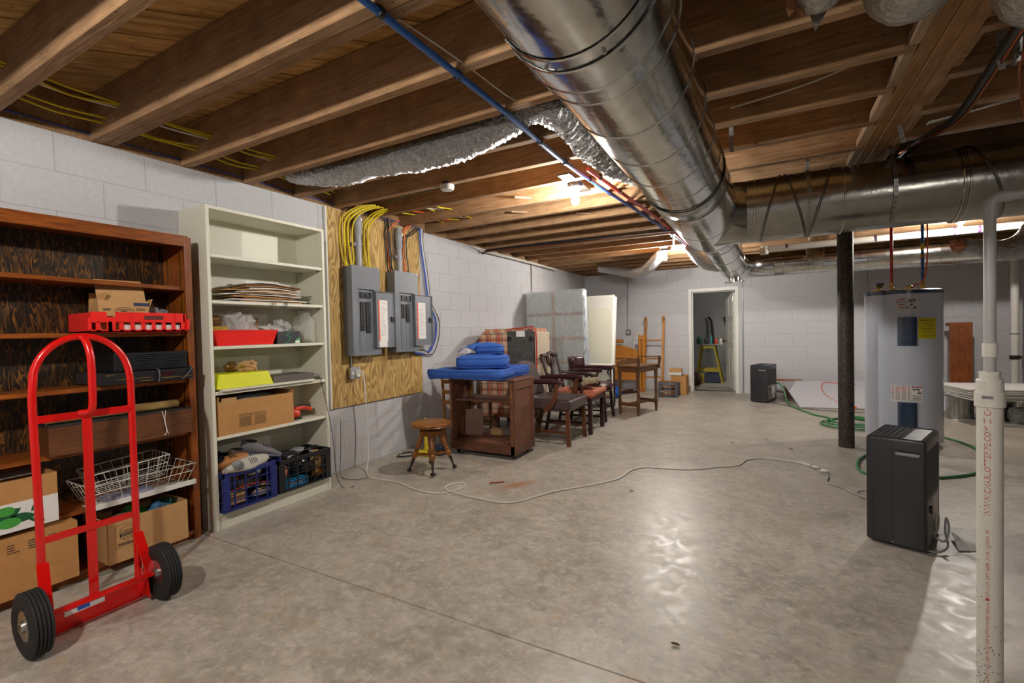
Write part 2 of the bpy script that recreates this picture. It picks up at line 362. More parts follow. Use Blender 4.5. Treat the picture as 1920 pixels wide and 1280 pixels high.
# ceiling: deck, diagonal planks, joists
JB, JT = 2.25, 2.492
CE = struct('ceiling', B().box(-.3, 8.7, -3.2, 9.2, 2.53, 2.58), mat('deck_dark', '#2a1d12', .9))
def clip_poly(poly, x0, x1, y0, y1):
    for ax, lim, sg in ((0, x0, 1), (0, x1, -1), (1, y0, 1), (1, y1, -1)):
        out = []
        for i in range(len(poly)):
            p, q = poly[i], poly[(i+1) % len(poly)]; dp, dq = sg*(p[ax]-lim), sg*(q[ax]-lim)
            if dp >= 0: out.append(p)
            if dp*dq < 0: t = dp/(dp-dq); out.append((p[0]+t*(q[0]-p[0]), p[1]+t*(q[1]-p[1])))
        poly = out
        if len(poly) < 3: return []
    return poly
c = -9.3; s2 = math.sqrt(.5); rnd = random.Random(3)
while c < 8.7:
    w = rnd.choice((.17, .19, .145, .2))
    # lines y - x = const*sqrt2
    e0, e1 = (c+.005)/s2, (c+w-.006)/s2
    poly = clip_poly([(-20, -20+e0), (20, 20+e0), (20, 20+e1), (-20, -20+e1)], -.25, 8.6, -3.1, 9.15)
    if poly:
        pb = B(); zz = JT+.001+rnd.random()*.004
        # build in a local frame whose x runs along the board, so the grain follows it
        loc = V((poly[0][0], poly[0][1], zz)); M = Rz(R(-45))
        pts = [(M @ V((p[0]-loc.x, p[1]-loc.y, 0)))[:2] for p in poly]
        pb.prism(pts, (0,0,0), (1,0,0), (0,1,0), (0,0,1), .022)
        o = link('plank', pb.mesh('plank', smooth=False), PLANK, CE); o.location = loc; o.rotation_euler = (0, 0, R(45))
    c += w
JY = [1.15-.405*k for k in range(1, 10)][::-1] + [1.15, 1.597, 1.998, 2.395] + [2.77+.405*k for k in range(16)]
GX0, GX1 = 3.745, 3.915
for i, y in enumerate(JY):
    if y > 8.95: continue
    th = .055
    me = B().box(-1.885, 1.865, 0, th, 0, JT-JB).mesh('joist', bevel=.004) if i == 0 else me
    o = link('joist', me, JOIST, CE); o.location = (1.875, y, JB)
    me2 = B().box(-2.3, 2.3, 0, th, 0, JT-JB).mesh('joist', bevel=.004) if i == 0 else me2
    o = link('joist', me2, JOIST, CE); o.location = (GX1+2.3, y-.02, JB)
    if abs(y-1.15) < .01:
        o = link('joist', me, JOIST, CE); o.location = (1.875, y+th+.001, JB+.004)
obj('rim_joist', B().box(-.06, -.012, -3.0, 9.0, JB, JT), JOIST, CE)
obj('sill_plate', B().box(-.2, -.012, -3.0, 9.0, WT, JB), JOIST, CE)
obj('end_joist', B().box(0, 8.5, 9.02, 9.07, JB, JT), JOIST, CE)
for i in range(3):
    obj('girder_ply', B().box(GX0+i*.0565, GX0+i*.0565+.055, -3, 9.0, JB-.002*(i % 2), JT), BEAMW, CE, bevel=.003)
obj('girder_ply', B().box(GX1+.002, GX1+.045, -3, 3.95, JB+.03, JT), JOIST, CE, bevel=.003)
for i in range(len(JY)-1):
    if -1 < JY[i] < 8.6: obj('ledger_block', B().box(GX0-.04, GX0-.001, JY[i]+.062, JY[i+1]-.006, JB+.002, JB+.045), LEDG, CE, bevel=.002)
# back room
b = B().box(.9, 1.1, 9.2, 12.4, 0, 2.3).box(3.9, 4.1, 9.2, 12.4, 0, 2.3).box(.9, 4.1, 12.2, 12.4, 0, 2.3)
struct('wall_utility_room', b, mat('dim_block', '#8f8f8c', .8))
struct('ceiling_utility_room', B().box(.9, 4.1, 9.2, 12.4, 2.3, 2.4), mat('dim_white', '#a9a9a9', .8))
# door frame and leaf
t1 = struct('trim_1', B().box(DX0, DX0+.055, 8.985, 9.21, 0, DZ).box(DX1-.055, DX1, 8.985, 9.21, 0, DZ).box(DX0+.055, DX1-.055, 8.985, 9.21, DZ-.055, DZ), WHITE)
obj('door_stop', B().box(DX0+.055, DX0+.07, 9.06, 9.1, 0, DZ-.055).box(DX0+.07, DX1-.07, 9.06, 9.1, DZ-.07, DZ-.055), WHITE, t1)
obj('threshold', B().box(DX0+.055, DX1-.055, 9.0, 9.2, 0, .012), CHROME, t1, bevel=.003)
dr = bpy.data.objects.new('door_1', None); COL.objects.link(dr); dr['kind'] = 'structure'; dr.location = (DX1-.06, 9.2, .012); dr.rotation_euler = (0, 0, R(104))
obj('leaf', B().box(0, .70, 0, .04, 0, DZ-.07), WHITE, dr, bevel=.002)
for (x0, x1, z0, z1) in ((.08, .31, .15, .75), (.39, .62, .15, .75), (.08, .31, .85, 1.25), (.39, .62, .85, 1.25), (.08, .31, 1.34, 1.68), (.39, .62, 1.34, 1.68)):
    obj('door_panel', B().box(x0, x1, .038, .046, z0, z1), WHITE, dr, bevel=.004)
for z in (.2, .95, 1.6): obj('hinge', B().box(-.004, .03, .036, .044, z, z+.09).cyl((-.004, .044, z), (-.004, .044, z+.09), .006, n=10), CHROME, dr)
k = obj('knob', B().lathe([(.012, 0), (.012, .03), (.027, .035), (.03, .05), (.02, .062), (.001, .064)], (.65, .04, .88), 16, 'y'), BRASS, dr)
# ------------------------------------------------------------------ bulbs
BULBM, nt_, bs_ = base('lit_bulb')
bs_.inputs['Base Color'].default_value = (1, 1, 1, 1); bs_.inputs['Emission Color'].default_value = (1, .95, .88, 1)
PORC = mat('white_porcelain', '#dedbd3', .3, var=.02)
RB = .03
bs_.inputs['Emission Strength'].default_value = BULB_W/(math.pi*4*math.pi*RB*RB)*.55
WHERE = ['bare lit bulb hanging from the joists nearest the electric panels', 'bare lit bulb in front of the far wall near the doorway', 'bare lit bulb behind the cross duct above the water heater', 'bare lit bulb on the joists behind the viewer by the bookcase', 'added unseen bulb brightening the rear right corner bay', 'added unseen bulb brightening the utility room beyond the far door']
for (x, y, k), lb in zip(BULBS, WHERE):
    t = thing('bulb_lamp', lb, 'light bulb', (x, y, JB), 0, 'bare bulbs under the joists')
    y0 = min(JY, key=lambda q: abs(q+.027-y)); 
    obj('mounting_board', B().box(-.045, .045, -.23, .23, 0.001, .012), IRON, t); obj('junction_box', B().lathe([(.001, 0.0), (.06, 0), (.06, -.022), (.001, -.022)], (0, 0, 0), 8), IRON, t)
    obj('lamp_holder', B().lathe([(.001, -.02), (.05, -.022), (.052, -.03), (.04, -.04), (.03, -.055), (.001, -.056)], (0, 0, 0), 24), PORC, t)
    m = BULBM if k == 1.0 else BULBM.copy()
    if k != 1.0: m.node_tree.nodes['Principled BSDF'].inputs['Emission Strength'].default_value *= k
    obj('bulb', B().lathe([(.013, -.055), (.014, -.075), (.024, -.1), (RB, -.122), (.027, -.14), (.016, -.152), (.001, -.156)], (0, 0, 0), 20), m, t)

# ------------------------------------------------------------------ round ducts
ZC = 1.99; XM = 2.818
def ring_y(b, y, r, x=XM, z=ZC, w=.006): b.lathe([(r, -w), (r+.003, -w*.4), (r+.003, w*.4), (r, w)], (x, y, z), 48, 'y', cap=False)
def ring_x(b, x, r, y, z, w=.006, tilt=0):
    n = 56; pts = []
    for i in range(n):
        a = 2*math.pi*i/n; pts.append((x + tilt*r*math.sin(a), y + r*math.cos(a), z + r*math.sin(a)))
    b.tube(pts, w*.6, 6, closed=True)
md = thing('main_duct', 'large round galvanized main duct running overhead from the viewer to the tee', 'duct', (XM, 1.5, ZC-.2), world=True)
obj('pipe_section', B().lathe([(.197, -2.9), (.197, 1.075)], (XM, 0, ZC), 56, 'y'), GALV, md)
b = B().lathe([(.197, 1.02), (.201, 1.025), (.201, 1.07), (.205, 1.075), (.208, 1.16), (.205, 1.185), (.203, 1.26), (.201, 1.262)], (XM, 0, ZC), 56, 'y', cap=False)
ring_y(b, 1.025, .2); ring_y(b, 1.072, .205); ring_y(b, 1.18, .206); ring_y(b, 1.262, .203)
obj('collar', b, GALV3, md)
obj('pipe_section', B().lathe([(.200, 1.26), (.207, 2.65)], (XM, 0, ZC-.003), 56, 'y', cap=False), GALV, md)
for y in (1.52, 1.82, 2.12, 2.4):
    b = B(); ring_y(b, y, .2+(y-1.26)*.005, z=ZC-.003, w=.004); obj('seam', b, GALV3, md)
b = B().lathe([(.207, 2.6), (.212, 2.62), (.214, 2.85), (.21, 2.86)], (XM, 0, ZC-.004), 56, 'y', cap=False); ring_y(b, 2.62, .213, z=ZC-.004); ring_y(b, 2.85, .213, z=ZC-.004)
obj('collar', b, GALV2, md)
for i in range(9):
    a = R(200+i*17); obj('screw', B().cyl((XM+.213*math.cos(a), 2.7, ZC+.213*math.sin(a)), (XM+.219*math.cos(a), 2.7, ZC+.219*math.sin(a)), .005, n=8), CHROME, md)
for i in range(4):
    a = R(205+i*42); obj('screw', B().cyl((XM+.2*math.cos(a), 1.05, ZC+.2*math.sin(a)), (XM+.208*math.cos(a), 1.05, ZC+.208*math.sin(a)), .005, n=8), CHROME, md)
YX, RX, ZX = 3.8, .217, 1.99
te = thing('duct_tee', 'galvanized tee where main duct meets the cross duct', 'duct', (XM, YX, ZC-.22), world=True)
obj('body', B().lathe([(.211, 2.86), (.221, 3.0), (.221, 3.5), (.221, 4.1), (.205, 4.25)], (XM, 0, ZC-.002), 56, 'y', cap=False), GALV, te)
b = B(); rs = []
for x, k in ((XM+.03, 1.0), (XM+.19, 1.28), (3.10, 1.0)):
    rs.append([V((x, YX + RX*k*math.cos(2*math.pi*i/56)*1.0, ZX + RX*math.sin(2*math.pi*i/56)*(1 if k == 1 else 1.0))) for i in range(56)])
b.rings(rs, False, False); obj('branch', b, GALV2, te)
b = B(); ring_y(b, 3.5, .222); ring_y(b, 4.08, .222); obj('seam', b, GALV3, te)
cd = thing('cross_duct', 'large dark galvanized duct crossing the room in front of the steel post', 'duct', (4.2, YX, ZX-.22), world=True)
obj('pipe_section', B().lathe([(RX, 3.10), (RX, 3.65)], (0, YX, ZX), 56, 'x', cap=False), GALV2, cd)
obj('pipe_section', B().lathe([(RX-.004, 3.65), (RX-.004, 4.22)], (0, YX, ZX), 56, 'x', cap=False), GALV2, cd)
obj('pipe_section', B().lathe([(RX, 4.22), (RX, 8.4)], (0, YX, ZX), 56, 'x'), GALV2, cd)
for x, tl in ((3.105, 0), (3.145, 0), (3.24, .28), (3.385, -.28), (3.53, .3), (3.65, 0), (4.21, .0), (4.235, 0), (4.33, -.35)):
    b = B(); ring_x(b, x, RX+.001, YX, ZX, .013 if tl else .009, tl); obj('seam', b, mat('seam_steel', '#6f6e6a', .3, 1) if tl else GALV, cd)
# far run of the main duct, elbow, back wall duct
fd = thing('far_duct', 'smaller galvanized duct running on from the tee to the far wall', 'duct', (XM, 5.8, 1.84), world=True)
RF, ZF, YB, ZB = .172, 2.0, 7.55, 2.03
obj('pipe_section', B().lathe([(.2, 4.22), (RF+.004, 4.35), (RF, 4.75), (RF, 7.05)], (XM, 0, ZF), 48, 'y', cap=False), GALV, fd)
for y in (4.72, 5.5, 6.3, 7.04):
    b = B(); ring_y(b, y, RF+.001, z=ZF); obj('seam', b, GALV3, fd)
bd = thing('back_duct', 'galvanized duct running along the far wall above the doorway side', 'duct', (4.4, YB, ZB-.18), world=True)
rs = []
for i in range(6):
    a = math.pi/2*i/5; cx, cy = XM+.5, 7.05; c0 = V((cx-.5*math.cos(a), cy+.5*math.sin(a), ZF+(ZB-ZF)*i/5)); d = V((math.cos(a), -math.sin(a), 0))
    rs.append([c0 + d*(RF*math.cos(2*math.pi*k/48)) + V((0,0,1))*(RF*math.sin(2*math.pi*k/48)) for k in range(48)])
obj('elbow', B().rings(rs, False, False), GALV3, bd)
obj('pipe_section', B().lathe([(RF, XM+.5), (RF, 8.4)], (0, YB, ZB), 48, 'x'), GALV, bd)
for x in (3.32, 3.43, 3.73, 4.02, 4.29, 4.54, 4.8, 5.07, 5.19, 5.44, 6.2):
    b = B(); ring_x(b, x, RF+.001, YB, ZB, .006); obj('seam', b, GALV3, bd)
bt = thing('duct_boot', 'short shiny collar with flat flange under the end of the far duct', 'duct', (XM+.02, 7.1, 1.78), world=True)
obj('neck', B().lathe([(.075, 0), (.075, .06)], (XM+.02, 7.1, 1.78), 28), GALV3, bt)
obj('flange', B().lathe([(.13, 0), (.13, .008)], (XM+.02, 7.1, 1.772), 28), GALV, bt)
# hanger straps
STRAP = mat('hanger_strap', '#9a9a98', .4, .9)
def strap(label, pts, w=(1, 0, 0)):
    pts = [V(p) for p in pts]; wv = V(w)*.011; b = B()
    for p, q in zip(pts[:-1], pts[1:]):
        b._add([p-wv, p+wv, q+wv, q-wv, ], [(0, 1, 2, 3)])
        n = (q-p).cross(wv).normalized()*.0012; b._add([p-wv+n, p+wv+n, q+wv+n, q-wv+n], [(3, 2, 1, 0)])
    o = tob('hanger_strap', b, STRAP, label, 'strap', 'perforated hanger straps', weld=False)
    hb = B()
    for p, q in zip(pts[:-1], pts[1:]):
        L_ = (q-p).length; d = (q-p).normalized(); n = d.cross(wv).normalized()
        for i in range(int(L_/.03)):
            c0 = p + d*(.015+.03*i)
            for s in (-1, 1): hb.cyl(c0+n*.0018*s, c0+n*.0022*s, .0035, n=6)
    if hb.v: obj('hole', hb, BLACK, o)
def around(x, lo=-80, hi=95, r=RX+.006):
    return [(x, YX - r*math.cos(R(a)), ZX + r*math.sin(R(a))) for a in range(hi, lo-1, -25)]
strap('perforated strap around the cross duct close to the tee', [(3.46, YX-.1, JT-.15)] + around(3.46, hi=70))
strap('perforated strap around the cross duct below the girder', [(3.88, YX-.16, JB), (3.885, YX-.18, JB-.03)] + around(3.9, hi=60))
strap('perforated strap hanging beside the main duct from a joist', [(3.047, 2.828, 2.36), (3.049, 2.828, 2.115)])
strap('perforated strap loop holding the black insulated line', [(4.0, 2.45, 2.33), (4.0, 2.5, 2.2), (4.02, 2.53, 2.14), (4.06, 2.53, 2.16), (4.06, 2.5, 2.3)])
strap('short strap on the girder near the cross duct', [(3.86, 3.3, 2.25), (3.88, 3.34, 2.2), (3.89, 3.36, 2.17)])
strap('strap end hanging by the grey line near the far bulb', [(2.33, 5.35, 2.2), (2.33, 5.35, 2.06)])
# foil flex ducts
PINK = mat('pink_insulation', '#c98e6a', .95, bmp=.8, nscale=30)
def flex(label, pts, r, m=FOIL, seg=10, jit=.07, seed=1, n=26, name='flex_duct'):
    b = B().tube(pts, r, n, sm=seg, jit=jit, seed=seed); return tob(name, b, m, label, 'flexible duct', ang=180)
flex('foil flexible duct from the left wall below the joists', [(.2, 2.22, 2.34), (.5, 2.22, 2.283), (.77, 2.22, 2.25), (1.02, 2.22, 2.248), (1.36, 2.22, 2.236), (1.67, 2.22, 2.24), (1.95, 2.22, 2.285), (2.12, 2.22, 2.335)], [.06, .08, .082, .072, .09, .09, .085, .075], seg=15, jit=.13)
flex('foil flexible duct bending down to the main duct side', [(2.1, 2.22, 2.335), (2.22, 2.2, 2.31), (2.33, 2.26, 2.24), (2.38, 2.42, 2.17), (2.42, 2.58, 2.15), (2.47, 2.72, 2.12), (2.62, 2.85, 2.06)], [.07, .08, .088, .09, .09, .085, .075], FOILY, seed=4, seg=14, jit=.13)
flex('foil flexible duct sagging below joists near the far left corner', [(.75, 7.6, 2.19), (1.05, 7.6, 2.13), (1.35, 7.5, 2.06), (1.62, 7.2, 2.06), (1.82, 6.9, 2.14), (1.95, 6.7, 2.2)], [.06, .07, .085, .085, .08, .07], seed=6)
flex('short foil flexible duct beside the far end of the main duct', [(2.36, 6.3, 2.18), (2.42, 6.6, 2.1), (2.5, 6.95, 2.04), (2.66, 7.1, 2.0)], [.05, .08, .085, .07], seed=8)
flex('foil flexible duct looping down behind the white drain pipe', [(4.62, 5.15, 1.8), (4.76, 5.2, 1.76), (4.9, 5.2, 1.73), (5.02, 5.2, 1.78), (5.1, 5.2, 1.92), (5.2, 5.25, 2.1), (5.35, 5.3, 2.24)], [.05, .07, .085, .09, .09, .085, .08], seed=9)
t = tob('insulation_scrap', B().blob((4.6, 5.14, 1.79), (.05, .05, .05), 3, .5, 2.5), PINK, 'pink insulation tuft on the foil duct end by the drain pipe', 'insulation')
flex('dull foil wrapped duct crossing above the girder at top right', [(3.62, 1.0, 2.3), (3.6, 1.5, 2.24), (3.6, 1.82, 2.2), (3.62, 1.98, 2.26)], [.13, .14, .13, .06], FOIL2, seed=11, jit=.03, name='wrapped_duct')
flex('dull foil wrapped duct with torn end at top right', [(3.32, 1.2, 2.3), (3.33, 1.5, 2.22), (3.36, 1.72, 2.16)], [.09, .085, .06], FOIL2, seed=12, jit=.04, name='wrapped_duct')
flex('dull foil wrapped duct in the top right corner', [(3.86, 1.2, 2.3), (3.88, 1.7, 2.2), (3.93, 2.0, 2.16), (4.1, 2.25, 2.2)], [.1, .11, .1, .06], FOIL2, seed=13, jit=.03, name='wrapped_duct')
b = B().grid(lambda u, v: (3.265+.07*u+.012*mnoise.noise(V((u*5, v*5, 1))), 1.66+.06*u, 2.24-.155*v*(.8+.3*mnoise.noise(V((u*4, 2, 3))))), 8, 10)
tob('insulation_scrap', b, PINK, 'torn pink insulation hanging from the wrapped duct at top', 'insulation')
tob('foil_flap', B().prism([(0, 0), (.085, .03), (.02, -.09)], (3.325, 1.745, 2.16), (1, .1, 0), (0, .1, 1), (0, 1, 0), .002), FOIL2, 'torn triangular foil flap hanging from the wrapped duct', 'foil')
# ------------------------------------------------------------------ pipes and lines under the joists
def run(name, pts, r, m, label, cat, group=None, sm=6, n=8): return tob(name, B().tube(pts, r, n, sm=sm), m, label, cat, group)
bp = run('water_pipe', [(2.08, -2.5, 2.235), (2.08, .3, 2.235), (2.085, 1.2, 2.233), (2.095, 2.0, 2.235), (2.085, 2.75, 2.236), (2.13, 3.5, 2.236), (2.24, 5.0, 2.236), (2.33, 6.8, 2.236), (2.38, 7.8, 2.22)], .0135, PEXB, 'long blue plastic water pipe clipped below the joists', 'pipe')
rp = run('water_pipe', [(2.17, 3.0, 2.236), (2.22, 3.7, 2.236), (2.28, 4.6, 2.236), (2.32, 6.0, 2.236), (2.37, 7.5, 2.225)], .0135, PEXR, 'red plastic water pipe clipped below the joists', 'pipe')
for i, y in enumerate(JY):
    if .5 < y < 7.6:
        for o, x, y0 in ((bp, 2.085 + max(0, y-2.75)*.062, 0), (rp, 2.165 + max(0, y-3)*.065, 3.1)):
            if y > y0: obj('clip', B().lathe([(.015, -.012), (.018, -.01), (.018, .01), (.015, .012)], (x if o is bp else x+.012, y+.03, 2.236), 10, 'y', cap=False).box(x-.004, x+.004, y+.02, y+.04, 2.236, 2.256), BLACK, o)
run('thin_cable', [(2.04, 1.2, 2.3), (2.1, 1.35, 2.262), (2.13, 1.6, 2.262), (2.16, 1.95, 2.262), (2.17, 2.05, 2.3)], .003, WHTC, 'thin white cable beside the blue pipe at the near joists', 'cable')
run('thin_cable', [(.35, 3.05, 2.3), (.75, 2.88, 2.27), (1.0, 2.86, 2.262), (1.5, 2.86, 2.275), (1.9, 2.86, 2.31), (2.1, 2.84, 2.33)], .005, GRNC, 'dark green wire running along a joist past the smoke detector', 'cable')
# line set: black insulated hose with copper
run('insulated_line', [(3.95, 1.2, 2.26), (4.0, 2.3, 2.2), (4.02, 2.6, 2.19), (4.05, 3.1, 2.18), (4.02, 3.45, 2.21), (3.98, 3.75, 2.22), (3.97, 4.6, 2.22)], .022, BLACK, 'black insulated refrigerant line beside the girder', 'pipe', n=12)
run('copper_line', [(3.97, 1.6, 2.24), (4.0, 2.3, 2.18), (4.03, 2.7, 2.16), (4.05, 3.1, 2.155), (3.99, 3.45, 2.19), (3.94, 3.7, 2.21)], .006, COPPER, 'thin copper line following the black insulated line', 'pipe')
run('copper_line', [(3.985, 2.1, 2.2), (4.06, 2.45, 2.19), (4.1, 2.62, 2.17), (4.2, 2.9, 2.16), (4.28, 3.1, 2.12)], .007, COPPER, 'copper tube curving down at the far top right', 'pipe')
run('thin_cable', [(3.05, 2.7, 2.3), (3.3, 2.72, 2.33), (3.5, 2.74, 2.37), (3.66, 2.75, 2.43)], .005, WHTC, 'pale cable sagging between joists right of the main duct', 'cable')
for i in range(2): run('thin_cable', [(3.98, 3.3+.03*i, 2.24), (4.15, 3.28, 2.25), (4.5, 3.2, 2.27+.02*i), (5.0, 3.1, 2.3)], .004, WHTC, ('upper' if i else 'lower') + ' of two white cables right of the girder', 'cable')
run('insulated_line', [(.05, 5.06, 2.17), (.1, 5.1, 2.2), (.8, 5.2, 2.225), (1.6, 5.25, 2.215), (2.3, 5.3, 2.21), (2.62, 5.35, 2.2)], .018, BLACK, 'black insulated line crossing under the joists beyond the bulb', 'pipe', n=10)
run('copper_line', [(.05, 5.0, 2.17), (.5, 5.1, 2.19), (1.2, 5.14, 2.185), (2.0, 5.25, 2.2), (2.6, 5.32, 2.2)], .005, COPPER, 'thin copper line with white ties crossing under the joists', 'pipe')
run('white_conduit', [(.05, 5.0, 2.2), (.06, 6.0, 2.205), (.07, 6.6, 2.205), (.08, 7.4, 2.2)], .018, PVC, 'thin white pipe along the top of the left wall', 'pipe', n=10)
# drain pipes at the back behind the cross duct
dp = run('drain_pipe', [(3.15, 6.9, 2.16), (4.0, 6.9, 2.16), (6.5, 6.9, 2.17)], .04, PVC, 'white drain pipe with purple joints above the back duct', 'pipe', n=16)
for x in (3.45, 4.35, 5.05, 5.25): obj('joint', B().lathe([(.041, -.012), (.042, .012)], (x, 6.9, 2.163), 16, 'x', cap=False), mat('purple_primer', '#4a3050', .5), dp)
obj('end_cap', B().lathe([(.05, -.05), (.05, .05)], (3.2, 6.9, 2.14), 16, 'z'), PVC, dp)
for i, (m, lb) in enumerate(((PEXR, 'red water pipe running above the white drain pipe'), (PEXB, 'blue water pipe running above the white drain pipe'))):
    run('water_pipe', [(2.4, 6.2+.06*i, 2.238), (3.2, 6.2+.06*i, 2.238), (6.5, 6.2+.06*i, 2.238)], .011, m, lb, 'pipe')
# smoke detector
t = thing('smoke_detector', 'round white smoke detector with blue tab on a joist', 'smoke detector', (1.16, 2.80, JB))
obj('body', B().lathe([(.001, -.002), (.052, -.002), (.055, -.012), (.05, -.016), (.05, -.03), (.042, -.038), (.001, -.04)], (0,0,0), 28), PVC, t)
obj('tab', B().box(-.02, .03, -.03, .01, -.002, .02), BLUC, t)
# joist cables: yellow runs near the wall, passing through the joists
cabs = [(.16, 2.31, YEL, 'lowest yellow cable along the left wall joists'), (.19, 2.325, YEL, 'second lowest yellow cable along the left wall joists'), (.30, 2.35, WHTC, 'white cable between yellow cables along the left wall joists'), (.33, 2.355, YEL, 'inner yellow cable along the left wall joists'), (.345, 2.362, YEL, 'innermost yellow cable along the left wall joists')]
for i, (x, z, m, lb) in enumerate(cabs):
    pts = []; y = -2.6
    for k, yj in enumerate(JY):
        if -2 < yj < 2.4: pts += [(x+.01*math.sin(k*2+i), yj, z), (x+.01*math.sin(k*2+i), yj+.055, z), (x+.02*math.sin(k*3+i*2), yj+.22, z-.012-.008*(i % 2))]
    run('house_cable', pts, .0055, m, lb, 'cable', 'cables through the joists', sm=3, n=6)
run('house_cable', [(-.004, -2.5, 2.29), (-.002, 1.5, 2.285), (-.004, 2.6, 2.28), (-.003, 3.9, 2.28)], .004, BLUC, 'thin blue cable along the top of the left wall', 'cable', n=6)
for i, (x, z, m, lb) in enumerate(((.22, 2.33, YEL, 'yellow cable through the far joists, hugging the left wall'), (.32, 2.335, ORG, 'orange cable through the far joists'), (.42, 2.33, YEL, 'yellow cable through the far joists, farther from the wall'), (.52, 2.335, WHTC, 'white cable through the far joists'), (.62, 2.32, YEL, 'short yellow cable through the far joists'))):
    pts = []
    for k, yj in enumerate(JY):
        if 3.1 < yj < (5.2 if i < 4 else 4): pts += [(x+.03*math.sin(k*2+i), yj, z), (x+.03*math.sin(k*2+i), yj+.055, z), (x+.05*math.sin(k*3+i*2), yj+.22, z-.012-.012*(i % 2))]
    run('house_cable', pts, .0055, m, lb, 'cable', 'cables through the joists', sm=3, n=6)
for i, (x, y) in enumerate(((1.35, 3.5), (1.6, 4.3), (1.1, 3.9), (.85, 4.7), (1.15, 5.1))):
    run('dowel', [(x, y, 2.30), (x+.13, y+.1, 2.295)], .009, LEDG, ['pale wooden dowel stub nearest the bulb fixture', 'pale wooden dowel stub beyond the bulb fixture', 'pale wooden dowel stub between panels and bulb', 'pale wooden dowel stub by the far wall cables', 'farthest pale wooden dowel stub under the joists'][i], 'dowel', 'dowels between joists', sm=0)
# ------------------------------------------------------------------ electric panels on plywood
def plyface():
    m, nt, bs = base('plywood_face'); n = N(nt, 'ShaderNodeTexNoise'); L(nt, coords(nt, (1, 1.6, .3)), n.inputs[0]); n.inputs['Detail'].default_value = 1.5; n.inputs['Distortion'].default_value = .3
    w = N(nt, 'ShaderNodeMath', operation='MULTIPLY'); L(nt, n.outputs[0], w.inputs[0]); w.inputs[1].default_value = 85
    q = N(nt, 'ShaderNodeMath', operation='SINE'); L(nt, w.outputs[0], q.inputs[0]); f = N(nt, 'ShaderNodeTexNoise'); L(nt, coords(nt, (70, 70, 4)), f.inputs[0])
    a = N(nt, 'ShaderNodeMath', operation='MULTIPLY_ADD'); L(nt, q.outputs[0], a.inputs[0]); a.inputs[1].default_value = .5; L(nt, f.outputs[0], a.inputs[2])
    L(nt, ramp(nt, a.outputs[0], [(.0, srgb('#94733f')), (.45, srgb('#b39152')), (1.0, srgb('#c7a869'))]), bs.inputs['Base Color']); bs.inputs['Roughness'].default_value = .7; return m
PLY = plyface()
pw = tob('plywood_board', B().box(.001, .02, 2.67, 3.84, .55, 2.235), PLY, 'golden plywood board on the left wall behind the electric panels', 'board')
obj('edge_strip', B().box(.001, .026, 2.655, 2.669, .55, 2.235), WHITE, pw)
kb = B()
for y, z in ((2.72, 2.1), (2.73, 1.45), (3.2, 2.02), (3.75, 1.98), (3.25, 1.35), (3.4, .68), (3.6, .74), (2.8, .62)): kb.lathe([(.006, 0), (.006, .0015)], (.0195, y, z), 8, 'x')
obj('screw_head', kb, INK, pw)
